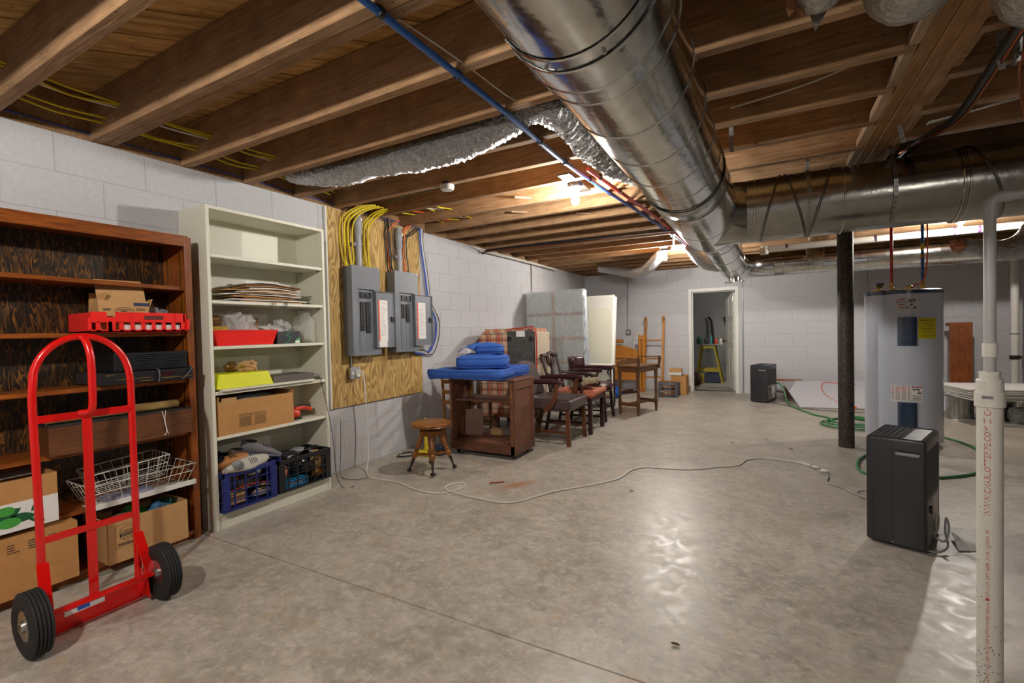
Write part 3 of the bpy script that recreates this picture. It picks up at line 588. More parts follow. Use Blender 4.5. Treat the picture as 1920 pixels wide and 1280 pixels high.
def epanel(y0, y1, z0, z1, dy0, dy1, name, label, nl, nr, sheet2):
    t = thing('breaker_panel', label, 'electric panel', (.02, (y0+y1)/2, z0), world=True, group='breaker panels')
    oy0, oy1, oz0, oz1 = y0+.075, y1-.075, 1.03, 1.56
    obj('enclosure', B().box(.02, .115, y0+.008, y1-.008, z0+.004, z1-.004), PANELG, t, bevel=.002)
    # cover with a door opening
    cv = B()
    for a, b_, c, d in ((y0, oy0, z0, z1), (oy1, y1, z0, z1), (oy0, oy1, z0, oz0), (oy0, oy1, oz1, z1)): cv.box(.115, .14, a, b_, c, d)
    obj('cover', cv, PANELG, t)
    obj('frame', B().box(.138, .144, oy0-.008, oy0, oz0-.008, oz1+.008).box(.138, .144, oy1, oy1+.008, oz0-.008, oz1+.008).box(.138, .144, oy0, oy1, oz1, oz1+.008).box(.138, .144, oy0, oy1, oz0-.008, oz0), PANELG, t, bevel=.001)
    obj('dead_front', B().box(.112, .124, oy0, oy1, oz0, oz1), PANELG, t)
    m = (oy0+oy1)/2
    obj('main_breaker', B().box(.124, .136, oy0+.02, oy1-.03, oz1-.075, oz1-.025).box(.136, .143, m-.01, m+.012, oz1-.06, oz1-.042), BLACK, t, bevel=.001)
    for s, n in ((0, nl), (1, nr)):
        yy = oy0+.02 + s*(.066 if s else 0); bb = B()
        for i in range(n):
            z = oz1-.108-i*.0195; bb.box(.124, .135, yy, yy+.05, z-.018, z).box(.135, .142, yy+.018, yy+.034, z-.013, z-.006)
        obj('breaker_column', bb, BLACK, t)
        bl = B()
        for i in range(n, 22):
            z = oz1-.108-i*.0195
            if z > oz0+.02: bl.box(.124, .126, yy, yy+.05, z-.017, z)
        if bl.v: obj('blank_plate', bl, PANELG, t)
    for (y, z) in ((y0+.015, z1-.015), (y1-.015, z1-.015), (y0+.015, z0+.015), (y1-.015, z0+.015), (y0+.015, (z0+z1)/2)):
        obj('screw', B().lathe([(.005, 0), (.004, .003)], (.14, y, z), 10, 'x'), CHROME, t)
    # open door, folded flat to the right
    d = obj('door', B().box(.146, .152, dy0, dy1, 1.045, 1.55).box(.152, .164, dy0, dy0+.004, 1.045, 1.55).box(.152, .164, dy1-.004, dy1, 1.045, 1.55).box(.152, .164, dy0, dy1, 1.546, 1.55).box(.152, .164, dy0, dy1, 1.045, 1.049), PANELG, t)
    w = dy1-dy0
    obj('directory_sheet', B().box(.1522, .1535, dy0+w*.14, dy0+w*.62, 1.105 if sheet2 else 1.11, 1.475), PAPER, d, label='white circuit directory sheet with handwriting')
    obj('red_margin', B().box(.1536, .1542, dy0+w*.14, dy0+w*.21, 1.105 if sheet2 else 1.11, 1.475), mat('red_print', '#d8604a', .6), d)
    hw = B(); r_ = random.Random(int(y0*100))
    hw.text('new', (.1545, dy0+w*.42, 1.445), (0, 1, 0), (0, 0, 1), .035)
    for i in range(16):
        z = 1.41-i*.017; a = dy0+w*(.25+.05*r_.random()); hw.box(.1536, .1542, a, a+w*(.12+.2*r_.random()), z, z+.003)
    obj('handwritten_lettering', hw, mat('pen_ink', '#77777c', .7), d)['kind'] = 'stuff'
    if sheet2: obj('lower_sheet', B().box(.1522, .1535, dy0+w*.16, dy0+w*.58, 1.05, 1.105), PAPER, d)
    obj('latch', B().box(.152, .168, dy1-.05, dy1-.006, 1.28, 1.325).box(.168, .172, dy1-.03, dy1-.012, 1.29, 1.315), BLACK, d, bevel=.001)
epanel(2.812, 3.137, .985, 1.76, 3.062, 3.302, 'l', 'grey breaker panel with open door, nearer the white bookshelf', 13, 14, True)
epanel(3.330, 3.665, .992, 1.765, 3.586, 3.858, 'r', 'grey breaker panel with open door, farther from the white bookshelf', 7, 9, False)
def conduit(y, lb, top):
    t = thing('conduit', lb, 'conduit', (.062, y, 1.758), world=True, group='grey conduits above the panels')
    obj('pipe', B().cyl((.062, y, 1.758), (.062, y, top), .027), GREYPVC, t)
    obj('coupling', B().lathe([(.03, 0), (.033, .005), (.033, .08), (.036, .085), (.036, .13), (.03, .14), (.028, .2)], (.062, y, top-.2), 24), GREYPVC, t)
    obj('strap', B().box(.02, .062, y-.05, y-.03, top-.3, top-.27).lathe([(.029, top-.3), (.031, top-.299), (.031, top-.271), (.029, top-.27)], (.062, y, 0), 24, cap=False).box(.02, .03, y-.06, y, top-.3, top-.27), GREYPVC, t)
    obj('lock_nut', B().lathe([(.035, 1.758), (.035, 1.775)], (.062, y, 0), 12), GREYPVC, t)
    obj('sticker', B().box(.0985, .0992, y+.0, y+.018, top-.08, top-.055), PAPER, t)
conduit(2.97, 'grey conduit above the nearer breaker panel between yellow cables', 2.245); conduit(3.49, 'grey conduit above the farther breaker panel between black cables', 2.2)
rn = random.Random(11)
def drops(n, ya, yb, za, m, word, up, spread=.03):
    for i in range(n):
        f = i/max(1, n-1); y = ya+(yb-ya)*f; x = .03+.02*(i % 2); j = lambda: rn.uniform(-.01, .01)
        pts = [(.07+.02*j()*50*.02, y*.75+.25*(ya+yb)/2+j(), za), (x+.01, y+j(), za+.08), (x, y+j(), za+.2), (x, y+j()*1.3, za+.36)] + [(x+a, y+b_, c) for a, b_, c in up]
        run('panel_cable', pts, .0062, m, f'{word}, {["first","second","third","fourth","fifth","sixth","seventh"][i]} counted left to right', 'cable', 'cables dropping to the panels', sm=5, n=6)
drops(6, 2.80, 2.915, 1.755, YEL, 'yellow cable left of the grey conduit at the nearer panel', [(.04, .03, 2.2), (.09, .12, 2.27), (.16, .22, 2.3)])
drops(5, 3.025, 3.11, 1.755, YEL, 'yellow cable right of the grey conduit at the nearer panel', [(.03, .02, 2.17), (.1, .05, 2.24), (.2, .1, 2.285)])
drops(2, 3.335, 3.36, 1.76, BLKC, 'thick black cable left of the farther grey conduit', [(.0, .01, 2.2), (.0, .0, 2.28)])
drops(1, 3.375, 3.375, 1.76, ORG, 'orange cable left of the farther grey conduit', [(.02, .03, 2.2), (.06, .1, 2.27)])
drops(2, 3.40, 3.425, 1.76, BLKC, 'black cable close beside the farther grey conduit', [(.0, -.02, 2.2), (.0, -.03, 2.28)])
drops(2, 3.555, 3.57, 1.76, ORG, 'orange cable right of the farther grey conduit', [(.01, .02, 2.19), (.05, .1, 2.28)])
drops(2, 3.59, 3.615, 1.76, BLKC, 'black cable right of the farther grey conduit', [(.02, .05, 2.16), (.05, .14, 2.24)])
for i, (m, w) in enumerate(((BLUC, 'blue'), (BLUC, 'bright blue'), (WHTC, 'white'), (WHTC, 'pale white'), (BLKC, 'black'))):
    d = .018*i
    run('data_cable', [(.06, 3.80+d, 2.26), (.04, 3.84+d*.6, 2.1), (.035, 3.90+d*.7, 1.8), (.03, 3.96+d*.7, 1.5), (.035, 4.06+d, 1.3), (.035, 4.04+d, 1.1), (.04, 3.92+d, .97-.008*i), (.05, 3.76+d, .95+.01*i), (.06, 3.66, .985)], .005, m, f'{w} thin cable hanging on the wall right of the panels', 'cable', 'thin cables by the panels', n=6)
# outlet box on the plywood + white cord
t = thing('outlet_box', 'grey metal outlet box with plugged adapter on the plywood', 'outlet', (.02, 2.89, .78), world=True)
obj('box', B().box(.02, .065, 2.84, 2.935, .785, .885), CHROME, t, bevel=.006); obj('cover_plate', B().box(.065, .068, 2.838, 2.937, .783, .887), GREYPVC, t)
obj('adapter', B().box(.068, .1, 2.885, 2.925, .80, .86), PVC, t, bevel=.004); obj('socket', B().lathe([(.015, 0), (.015, .002)], (.068, 2.862, .835), 14, 'x'), PVC, t)
obj('conduit', B().cyl((.03, 2.88, .885), (.03, 2.88, .99), .01, n=10), CHROME, t)
cord = [(.10, 2.905, .85), (.125, 2.92, .83), (.13, 2.93, .72), (.12, 2.95, .5), (.13, 2.95, .3), (.16, 2.92, .1), (.22, 2.84, .02), (.32, 2.76, .006), (.417, 2.719, .006), (.633, 2.731, .006), (.911, 2.656, .006), (1.106, 2.66, .006), (1.175, 2.747, .006), (1.2, 2.86, .006), (1.155, 2.928, .006), (1.085, 2.89, .006), (1.095, 2.775, .014), (1.193, 2.72, .012), (1.446, 2.70, .006), (1.682, 2.733, .006), (1.856, 3.056, .006), (2.054, 3.301, .006), (2.191, 3.529, .006), (2.229, 3.789, .006), (2.331, 3.917, .006), (2.636, 3.989, .006), (2.861, 4.171, .006), (2.996, 4.282, .006), (3.049, 4.481, .006), (3.171, 4.591, .006), (3.332, 4.589, .006), (3.447, 4.552, .006)]
c_ = run('extension_cable', cord, .0055, WHTC, 'white extension cord from the outlet across the concrete floor', 'cord', n=6)
obj('connector', B().bar((3.43, 4.565, .012), (3.52, 4.475, .012), .022, .018), PVC, c_, bevel=.003)
c_ = run('appliance_cable', [(3.5, 4.49, .008), (3.578, 4.336, .006), (3.613, 4.234, .006), (3.592, 4.06, .006), (3.671, 3.969, .006), (3.742, 3.85, .006), (3.86, 3.74, .006), (4.0, 3.7, .006), (4.04, 3.85, .008), (3.9, 3.97, .01), (3.76, 3.92, .012), (3.75, 3.8, .014), (3.9, 3.66, .016), (4.03, 3.7, .018), (3.98, 3.9, .02), (3.82, 3.94, .022), (3.79, 3.82, .024), (3.9, 3.6, .02), (4.0, 3.4, .03)], .005, SILV, 'grey appliance cord coiled on the floor behind the near dehumidifier', 'cord', n=6)
for p in ((3.55, 4.42), (3.6, 4.33)): obj('plug_tag', B().blob((p[0], p[1], .02), (.03, .025, .012), 2, .3), PAPER, c_)
run('floor_wire', [(.06, 2.72, .45), (.05, 2.72, .2), (.06, 2.7, .02), (.2, 2.62, .005), (.32, 2.66, .005), (.36, 2.72, .005)], .003, mat('grey_wire', '#77736a', .6), 'thin grey wire down the wall beside the bookshelf', 'wire', n=6)
# conduits and boxes on the walls
t = thing('wall_outlet', 'metal outlet box with conduit on the far wall', 'outlet', (.878, 9.0, 1.05), world=True)
obj('box', B().box(.83, .925, 8.955, 9.0, 1.05, 1.15), CHROME, t, bevel=.012); obj('conduit', B().cyl((.865, 8.985, 1.15), (.865, 8.985, 2.2), .01, n=10), CHROME, t)
obj('outlet_face', B().box(.845, .91, 8.95, 8.956, 1.065, 1.135), GREYPVC, t, bevel=.004)
tob('wall_conduit', B().cyl((.015, 6.53, .3), (.015, 6.53, 2.2), .01, n=10), CHROME, 'thin metal conduit on the left wall above the box spring', 'conduit')
tob('wall_conduit', B().cyl((2.86, 8.99, .0), (2.86, 8.99, 2.2), .009, n=10), CHROME, 'thin metal conduit right of the far door', 'conduit')
tob('wall_conduit', B().cyl((4.6, 8.99, .0), (4.6, 8.99, 2.2), .009, n=10), CHROME, 'thin metal conduit on the far wall behind the water heater', 'conduit')

# ------------------------------------------------------------------ dark wooden bookcase
CHERRY = wood('bookcase_wood', '#6e3410', '#b8661f', 1, 5, .35, 12, bmp=.05); CHERRYV = wood('bookcase_side_wood', '#6e3410', '#b8661f', 2, 5, .35, 12, bmp=.05)
def veneer():
    m, nt, bs = base('dark_veneer')
    n = N(nt, 'ShaderNodeTexNoise'); L(nt, coords(nt, (6, 6, 1.1)), n.inputs[0]); n.inputs['Detail'].default_value = 2; n.inputs['Distortion'].default_value = .5
    w = N(nt, 'ShaderNodeMath', operation='MULTIPLY'); L(nt, n.outputs[0], w.inputs[0]); w.inputs[1].default_value = 55
    s = N(nt, 'ShaderNodeMath', operation='SINE'); L(nt, w.outputs[0], s.inputs[0])
    f = N(nt, 'ShaderNodeTexNoise'); L(nt, coords(nt, (60, 60, 5)), f.inputs[0]); f.inputs['Detail'].default_value = 4
    a = N(nt, 'ShaderNodeMath', operation='ADD'); L(nt, s.outputs[0], a.inputs[0]); L(nt, f.outputs[0], a.inputs[1])
    p_ = N(nt, 'ShaderNodeTexNoise'); L(nt, coords(nt, (9, 9, 2.5)), p_.inputs[0]); p_.inputs['Detail'].default_value = 3
    vc_ = mx(nt, ramp(nt, p_.outputs[0], [(.45, (.15,)*3+(1,)), (.7, (.95,)*3+(1,))]), srgb('#1d1610'), ramp(nt, a.outputs[0], [(.2, srgb('#1d1610')), (1.1, srgb('#8a5a1e'))]))
    L(nt, vc_, bs.inputs['Base Color']); bs.inputs['Roughness'].default_value = .4
    return m
VEN = veneer()
BY0, BY1 = .28, 1.492
bc = thing('wooden_bookcase', 'tall dark cherry wood bookcase against the left wall', 'bookcase', (.14, .9, 0), world=True)
obj('side_panel', B().box(.004, .255, BY1-.022, BY1, 0, 1.75), CHERRYV, bc, bevel=.001); obj('side_panel', B().box(.004, .255, BY0, BY0+.022, 0, 1.75), CHERRYV, bc)
obj('back_panel', B().box(.004, .012, BY0+.022, BY1-.022, .04, 1.74), VEN, bc)
obj('face_stile', B().box(.255, .275, BY1-.034, BY1+.002, 0, 1.75), CHERRYV, bc, bevel=.002); obj('face_stile', B().box(.255, .275, BY0, BY0+.034, 0, 1.75), CHERRYV, bc, bevel=.002)
obj('top_rail', B().box(.255, .275, BY0+.034, BY1-.034, 1.695, 1.75), CHERRY, bc, bevel=.002)
obj('top_board', B().box(.0, .265, BY0-.004, BY1-.008, 1.75, 1.758).box(.004, .255, BY0+.022, BY1-.022, 1.72, 1.74), CHERRY, bc)
for z, dz in ((1.475, .018), (1.205, 0), (.935, 0), (.63, 0), (.34, 0), (.05, 0)):
    M = Tr(.135, .9, z-.011) @ Rx(-dz)
    obj('shelf', B().box(-.121, .115 if z > .06 else .135, -.59, .565, -.011, .011, M), CHERRY, bc, bevel=.002)
obj('plinth', B().box(.2, .25, BY0+.034, BY1-.034, 0, .028), CHERRY, bc)
for x in (.06, .2): obj('shelf_standard', B().box(x, x+.008, BY1-.025, BY1-.021, .1, 1.68), BRASS, bc)
# ------------------------------------------------------------------ white bookshelf
WY0, WY1 = 1.566, 2.406
ws = thing('white_bookshelf', 'tall cream white painted bookshelf against the left wall', 'bookshelf', (.15, 1.98, 0), world=True)
for y in (WY0, WY1-.02): obj('side_panel', B().box(.003, .3, y, y+.02, 0, 1.96), CREAM, ws, bevel=.001)
obj('back_panel', B().box(.003, .009, WY0+.02, WY1-.02, .05, 1.94), CREAM, ws); obj('top_board', B().box(.003, .3, WY0+.02, WY1-.02, 1.94, 1.96), CREAM, ws, bevel=.001)
SZ = [1.672, 1.394, 1.115, .838, .565]
for z in SZ: obj('shelf', B().box(.01, .295, WY0+.021, WY1-.021, z-.02, z), CREAM, ws, bevel=.002)
obj('bottom_shelf', B().box(.01, .298, WY0+.02, WY1-.02, .085, .105), CREAM, ws, bevel=.001); obj('kick_board', B().box(.27, .288, WY0+.02, WY1-.02, 0, .085), CREAM, ws)
hb = B()
for x in (.06, .245):
    for i in range(56): hb.cyl((x, WY1-.0205, .16+i*.032), (x, WY1-.0199, .16+i*.032), .0028, n=6)
obj('peg_hole', hb, INK, ws)
for z in SZ:
    for x in (.06, .245): obj('shelf_peg', B().box(x-.006, x+.006, WY1-.035, WY1-.02, z-.03, z-.0205), CHROME, ws)
# ------------------------------------------------------------------ things on the wooden bookcase
def carton(name, label, x0, x1, y0, y1, z0, z1, m=CARD, flaps=(), t=.004, rz=0, cat='box'):
    """open cardboard box; flaps: list of (side, length, angle from vertical outward)"""
    c = V(((x0+x1)/2, (y0+y1)/2, z0)); th = thing(name, label, cat, c, rz)
    a, b_, h = (x1-x0)/2, (y1-y0)/2, z1-z0
    bb = B().box(-a, a, -b_, b_, 0, t).box(a-t, a, -b_, b_, t, h).box(-a, -a+t, -b_, b_, t, h).box(-a+t, a-t, b_-t, b_, t, h).box(-a+t, a-t, -b_, -b_+t, t, h)
    obj('box_body', bb, m, th)
    for side, ln, ang in flaps:
        if side in '+x -x': s = 1 if side == '+x' else -1; M = Tr(s*(a-t/2), 0, h) @ Ry(s*ang); fb = B().box(-t/2, t/2, -b_*.98, b_*.98, 0, ln, M)
        else: s = 1 if side == '+y' else -1; M = Tr(0, s*(b_-t/2), h) @ Rx(-s*ang); fb = B().box(-a*.98, a*.98, -t/2, t/2, 0, ln, M)
        obj('flap', fb, m, th)
    return th, a, b_, h
def ell(cx, cy, a, b_, n=28): return [(cx+a*math.cos(2*math.pi*i/n), cy+b_*math.sin(2*math.pi*i/n)) for i in range(n)]
# red plastic crate
cr = thing('red_crate', 'red plastic bread crate on the bookcase shelf', 'crate', (.14, 1.25, 1.2055), world=True)
y0, y1, x0, x1, z0 = 1.018, 1.452, .02, .288, 1.2055
obj('base', B().box(x0, x1, y0, y1, z0, z0+.008), REDP, cr)
f = B().box(x1-.006, x1, y0+.1, y1-.02, z0+.052, z0+.104)
for i in range(9): yy = y0+.02+i*(y1-y0-.05)/8; f.box(x1-.008, x1, yy, yy+.018, z0, z0+.056)
f.box(x1-.006, x1, y0, y0+.065, z0+.05, z0+.104).box(x1-.006, x1, y0, y1, z0, z0+.014).box(x1-.012, x1+.004, y0-.012, y0, z0+.012, z0+.075).box(x1-.012, x1+.006, y1-.0, y1+.012, z0+.012, z0+.07)
for yy in (y0+.11, y0+.165, y1-.06): f.box(x1, x1+.004, yy, yy+.006, z0+.05, z0+.104)
f.box(x1-.006, x1, y0+.065, y0+.1, z0+.01, z0+.078)
obj('front_wall', f, REDP, cr, bevel=.001)
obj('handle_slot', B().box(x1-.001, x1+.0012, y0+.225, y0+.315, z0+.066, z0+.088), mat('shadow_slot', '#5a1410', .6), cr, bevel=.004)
for y in (y0, y1-.006): obj('end_wall', B().box(x0, x1-.006, y, y+.006, z0, z0+.1), REDP, cr)
obj('back_wall', B().box(x0, x0+.006, y0, y1, z0, z0+.1), REDP, cr)
th, a, b_, h = carton('open_carton', 'open brown carton tilted in the red crate', .08, .25, 1.075, 1.285, 1.30, 1.40, CARD2, [('-x', .1, -.15), ('+y', .07, .3), ('-y', .1, -.35)], rz=R(-6))
th.location.z = 1.217; th.rotation_euler = (0, R(0), R(-6))
obj('printed_flap', B().box(-.002, .002, -.102, .102, 0, .115, Tr(.0, 0, .1) @ Ry(R(-22)) @ Tr(.075, 0, 0)), CARD2, th)
obj('lower_front', B().box(.085, .088, -.105, .105, .0, .155), CARD2, th)
o_ = B(); o_.tube([(.0895, p[0], p[1]) for p in ell(0, .105, .04, .014)], .0008, 4, closed=True)
for i, (p, q, z) in enumerate(((-.03, .03, .105), (-.015, .012, .097), (-.09, -.055, .108), (-.085, -.06, .102), (.05, .09, .112), (.05, .09, .104))): o_.box(.0885, .0892, p, q, z, z+.004)
obj('oval_print', o_, INK, th)
obj('navy_band', B().box(.0884, .0894, .04, .106, .128, .145), NAVY, th)
obj('back_lid', B().box(-.002, .002, -.1, .1, 0, .13, Tr(.06, 0, .152) @ Ry(R(-28))), CARD2, th)
tob('plastic_bag', B().blob((.15, 1.345, 1.285), (.08, .06, .065), 4, .5, 2.4), BAGG, 'crumpled grey plastic bag in the red crate beside the carton', 'bag', ang=20)
tob('plastic_bag', B().blob((.17, 1.41, 1.27), (.07, .035, .05), 9, .5, 2.6), BAGG, 'small crumpled grey bag at the right end of the red crate', 'bag', ang=20)
tob('paper_bundle', B().box(.09, .278, 1.15, 1.42, 1.2145, 1.245), PAPER, 'white papers lying in the bottom of the red crate', 'paper', bevel=.002)
# stereo pieces
vc = thing('tape_deck', 'black stereo component with amber print on the bookcase shelf', 'stereo', (.19, 1.25, .9355), world=True)
obj('body', B().box(.03, .31, 1.036, 1.455, .9415, 1.0), DARK, vc, bevel=.003); obj('front_panel', B().box(.31, .318, 1.036, 1.458, .94, 1.002), BLACK, vc, bevel=.002)
for p in ((.06, 1.07), (.28, 1.07), (.06, 1.42), (.28, 1.42)): obj('foot', B().lathe([(.012, .9355), (.012, .9415)], (p[0], p[1], 0), 10), BLACK, vc)
obj('display', B().box(.318, .3185, 1.30, 1.358, .968, .986), mat('dark_red_display', '#3a0d0e', .2), vc)
tx = B().text('scott', (.3187, 1.075, .989), (0, 1, 0), (0, 0, 1), .035).box(.3182, .3187, 1.1, 1.25, .964, .9655).box(.3182, .3187, 1.2, 1.26, .948, .95).box(.3182, .3187, 1.3, 1.40, .955, .957).box(.3182, .3187, 1.41, 1.45, .955, .957)
obj('amber_print', tx, mat('amber_print', '#a07828', .5), vc)
for i in range(7): obj('button', B().box(.318, .321, 1.37+i*.012, 1.378+i*.012, .972, .98), DARK, vc)
run('loose_cable', [(.26, 1.285, 1.005), (.31, 1.287, 1.006), (.326, 1.287, .98), (.325, 1.285, .95), (.33, 1.28, .937)], .0035, mat('grey_lead', '#55565c', .5), 'grey lead hanging over the middle of the stereo front', 'cable', n=6)
run('loose_cable', [(.28, 1.455, 1.006), (.325, 1.45, 1.004), (.33, 1.43, .975), (.33, 1.405, .95), (.332, 1.39, .943)], .0035, mat('grey_lead', '#55565c', .5), 'grey lead hanging over the right end of the stereo', 'cable', n=6)
am = thing('ribbed_amplifier', 'black ribbed metal box stacked on the stereo component', 'stereo', (.17, 1.27, 1.0025), world=True)
obj('body', B().box(.04, .285, 1.105, 1.445, 1.0025, 1.098), BLACK, am, bevel=.002)
for i in range(9): obj('rib', B().box(.285, .292, 1.155, 1.443, 1.008+i*.0098, 1.013+i*.0098), DARK, am)
for i in range(9): obj('side_rib', B().box(.285, .290, 1.107, 1.15, 1.008+i*.0098, 1.012+i*.0098), DARK, am)
# wood veneer case with mat roll
WAL = wood('walnut_veneer', '#4c2a12', '#84522a', 1, 5, .45, 12, bmp=.04)
cs = thing('veneer_speaker_box', 'long walnut veneer box with dark top on the bookcase shelf', 'box', (.16, 1.14, .6305), world=True)
obj('case', B().box(.03, .305, .842, 1.45, .6305, .765), WAL, cs, bevel=.001); obj('dark_top', B().box(.03, .305, .842, 1.45, .765, .772), DARK, cs)
run('twine', [(.307, 1.30, .775), (.309, 1.31, .72), (.309, 1.318, .66), (.309, 1.305, .64)], .002, WHTC, 'thin white twine hanging over the veneer box', 'string', n=5)
run('twine', [(.307, 1.318, .775), (.3095, 1.312, .72), (.3095, 1.322, .66), (.3095, 1.328, .645)], .002, WHTC, 'second strand of white twine on the veneer box', 'string', n=5)
ro = tob('rolled_mat', B().lathe([(.006, .86), (.022, .86), (.0225, 1.1), (.023, 1.415), (.008, 1.42)], (.22, 0, .796), 20, 'y'), mat('tan_mesh_mat', '#b99a5a', .8, bmp=.8, nscale=120), 'rolled tan mesh mat lying on the veneer box', 'mat')
# wire baskets
def basket(label, x0, x1, y0, y1, z0, z1, rz=0, rx=0, n=9):
    c = V(((x0+x1)/2, (y0+y1)/2, z0)); t = thing('wire_basket', label, 'basket', c, group='white wire baskets'); t.rotation_euler = (rx, 0, rz)
    a, b_, h = (x1-x0)/2, (y1-y0)/2, z1-z0; k = .82
    for nm, zz, f in (('rim', h, 1), ('base_wire', 0.003, k)):
        obj(nm, B().tube([(a*f, b_*f, zz), (-a*f, b_*f, zz), (-a*f, -b_*f, zz), (a*f, -b_*f, zz)], .003 if nm == 'rim' else .002, 6, closed=True), PVC, t)
    obj('rim', B().tube([(a*.93, b_*.93, h*.62), (-a*.93, b_*.93, h*.62), (-a*.93, -b_*.93, h*.62), (a*.93, -b_*.93, h*.62)], .002, 6, closed=True), PVC, t)
    w = B()
    for i in range(n):
        y = -b_+2*b_*i/(n-1); w.tube([(a, y, h), (a*k, y*k, .003), (-a*k, y*k, .003), (-a, y, h)], .0016, 5)
    for i in range(6):
        x = -a+2*a*i/5; w.tube([(x, b_, h), (x*k, b_*k, .003), (x*k, -b_*k, .003), (x, -b_, h)], .0016, 5)
    o = obj('wire', w, PVC, t); return t
basket('white wire basket standing on the low bookcase shelf', .06, .33, .97, 1.45, .345, .455)
basket('white wire basket tilted inside the other wire basket', .05, .27, 1.02, 1.36, .40, .51, rx=R(5), rz=R(-4), n=8)
tob('magazine', B().box(.2, .31, 1.05, 1.25, .352, .372), mat('magazine_cover', '#8c8aa0', .4, var=.6, nscale=14), 'magazine lying in the white wire basket', 'magazine')
tob('white_tray', B().box(.315, .322, .985, 1.452, .335, .362).box(.2, .315, .985, 1.452, .3415, .3435), WHITE, 'white metal strip along the front of the low shelf', 'tray')
# produce box with green pepper print
th, a, b_, h = carton('produce_box', 'white produce box printed with green peppers on the low shelf', .04, .315, .46, .862, .341, .565, CARD)
obj('white_front', B().box(a, a+.002, -b_, b_, 0, .125), PAPER, th)
PEP = mat('bright_green_print', '#3f9a3a', .6, var=.25, nscale=30); PEPD = mat('dark_green_print', '#14542f', .6)
g1, g2 = B(), B()
def leafp(cx, cy, l, w, an): return [(cx + math.cos(an)*u*l - math.sin(an)*v, cy + math.sin(an)*u*l + math.cos(an)*v) for u, v in [(i/8, w*math.sin(math.pi*i/8)) for i in range(9)] + [(1-i/8, -w*math.sin(math.pi*i/8)) for i in range(1, 8)]]
for cx, cy, l, w, an in ((.02, .055, .09, .022, .5), (.05, .06, .1, .02, -.1), (.13, .07, .06, .012, .9), (-.06, .05, .09, .02, .8), (.0, .08, .08, .02, 2.6), (-.02, .02, .1, .014, 3.4), (.12, .04, .06, .01, -.4)): g2.prism(leafp(cx-.02, cy, l, w, an), (a+.0021, 0, 0), (0, 1, 0), (0, 0, 1), (1, 0, 0), .0005)
for cx, cy, r1, r2 in ((.04, .042, .038, .022), (.03, .095, .03, .02), (-.1, .05, .035, .025), (-.02, .045, .02, .02)): g1.prism(ell(cx, cy, r1, r2, 18), (a+.0027, 0, 0), (0, 1, 0), (0, 0, 1), (1, 0, 0), .0004)
obj('leaf_print', g2, PEPD, th); obj('pepper_print', g1, PEP, th)
tob('plastic_sheet', B().box(.06, .2, .7, .83, .555, .558, Tr(0, 0, 0)), PLAST, 'clear plastic sheet on the produce box', 'plastic sheet')
# floor level boxes
th, a, b_, h = carton('carton', 'large closed brown carton on the bottom of the wooden bookcase', .03, .32, .42, .925, .051, .312, CARD)
obj('closed_flap', B().box(-a, -.002, -b_, b_, h, h+.004).box(.002, a, -b_, b_, h, h+.004), CARD, th)
ink = B(); rr = random.Random(4)
for k in range(6):
    for i in range(4): y = -.18+k*.066; w = .02+.02*rr.random(); ink.box(a, a+.0006, y, y+w, h-.03-i*.011, h-.026-i*.011)
obj('printed_lines', ink, INK, th)
th, a, b_, h = carton('food_carton', 'open brown food carton stamped with a shield on the bookcase bottom', .06, .345, 1.03, 1.39, .051, .265, CARD2, [('-y', .06, .9)])
ink = B(); ink.tube([(a+.0005, -.15, .07), (a+.0005, -.055, .07), (a+.0005, -.055, .185), (a+.0005, -.15, .185)], .0008, 4, closed=True)
ink.text('usda', (a+.001, -.1, .148), (0, 1, 0), (0, 0, 1), .05)
sh = [(-.03, .165), (-.02, .168), (0, .175), (.02, .168), (.03, .165), (.033, .14), (.028, .115), (0, .1), (-.028, .115), (-.033, .14)]
ink.tube([(a+.0005, p[0]-.1, p[1]) for p in sh], .0009, 4, closed=True); ink.box(a, a+.0006, -.133, -.067, .124, .14)
for i in range(20): ink.box(a, a+.0006, -.14+i*.004, -.138+i*.004, .078, .094)
for i in range(3): ink.cyl((a, -.115+i*.015, .114), (a+.0007, -.115+i*.015, .114), .003, n=6)
obj('shield_stamp', ink, INK, th); obj('stamp_word', B().text('food', (a+.0012, -.1, .132), (0, 1, 0), (0, 0, 1), .048), CARD2, th)
for i, (x, y, cmat, w) in enumerate(((.18, 1.2, PEP, 'green'), (.26, 1.28, mat('teal_wrap', '#3d6a8a', .4), 'blue'), (.2, 1.34, mat('teal_wrap2', '#2d7a6a', .4), 'teal'), (.26, 1.12, BAGG, 'grey'))):
    tob('plastic_wrapper', B().blob((x, y, .225), (.055, .05, .05), 20+i, .5, 2.5, sub=2), cmat, f'crumpled {w} plastic wrapper inside the stamped food carton', 'wrapper', ang=20)
tob('flat_cardboard', B().box(.34, .62, .2, .56, .001, .006).box(.6, .621, .3, .545, .006, .0065), [CARD2], 'flattened cardboard lying on the floor behind the hand truck', 'cardboard')
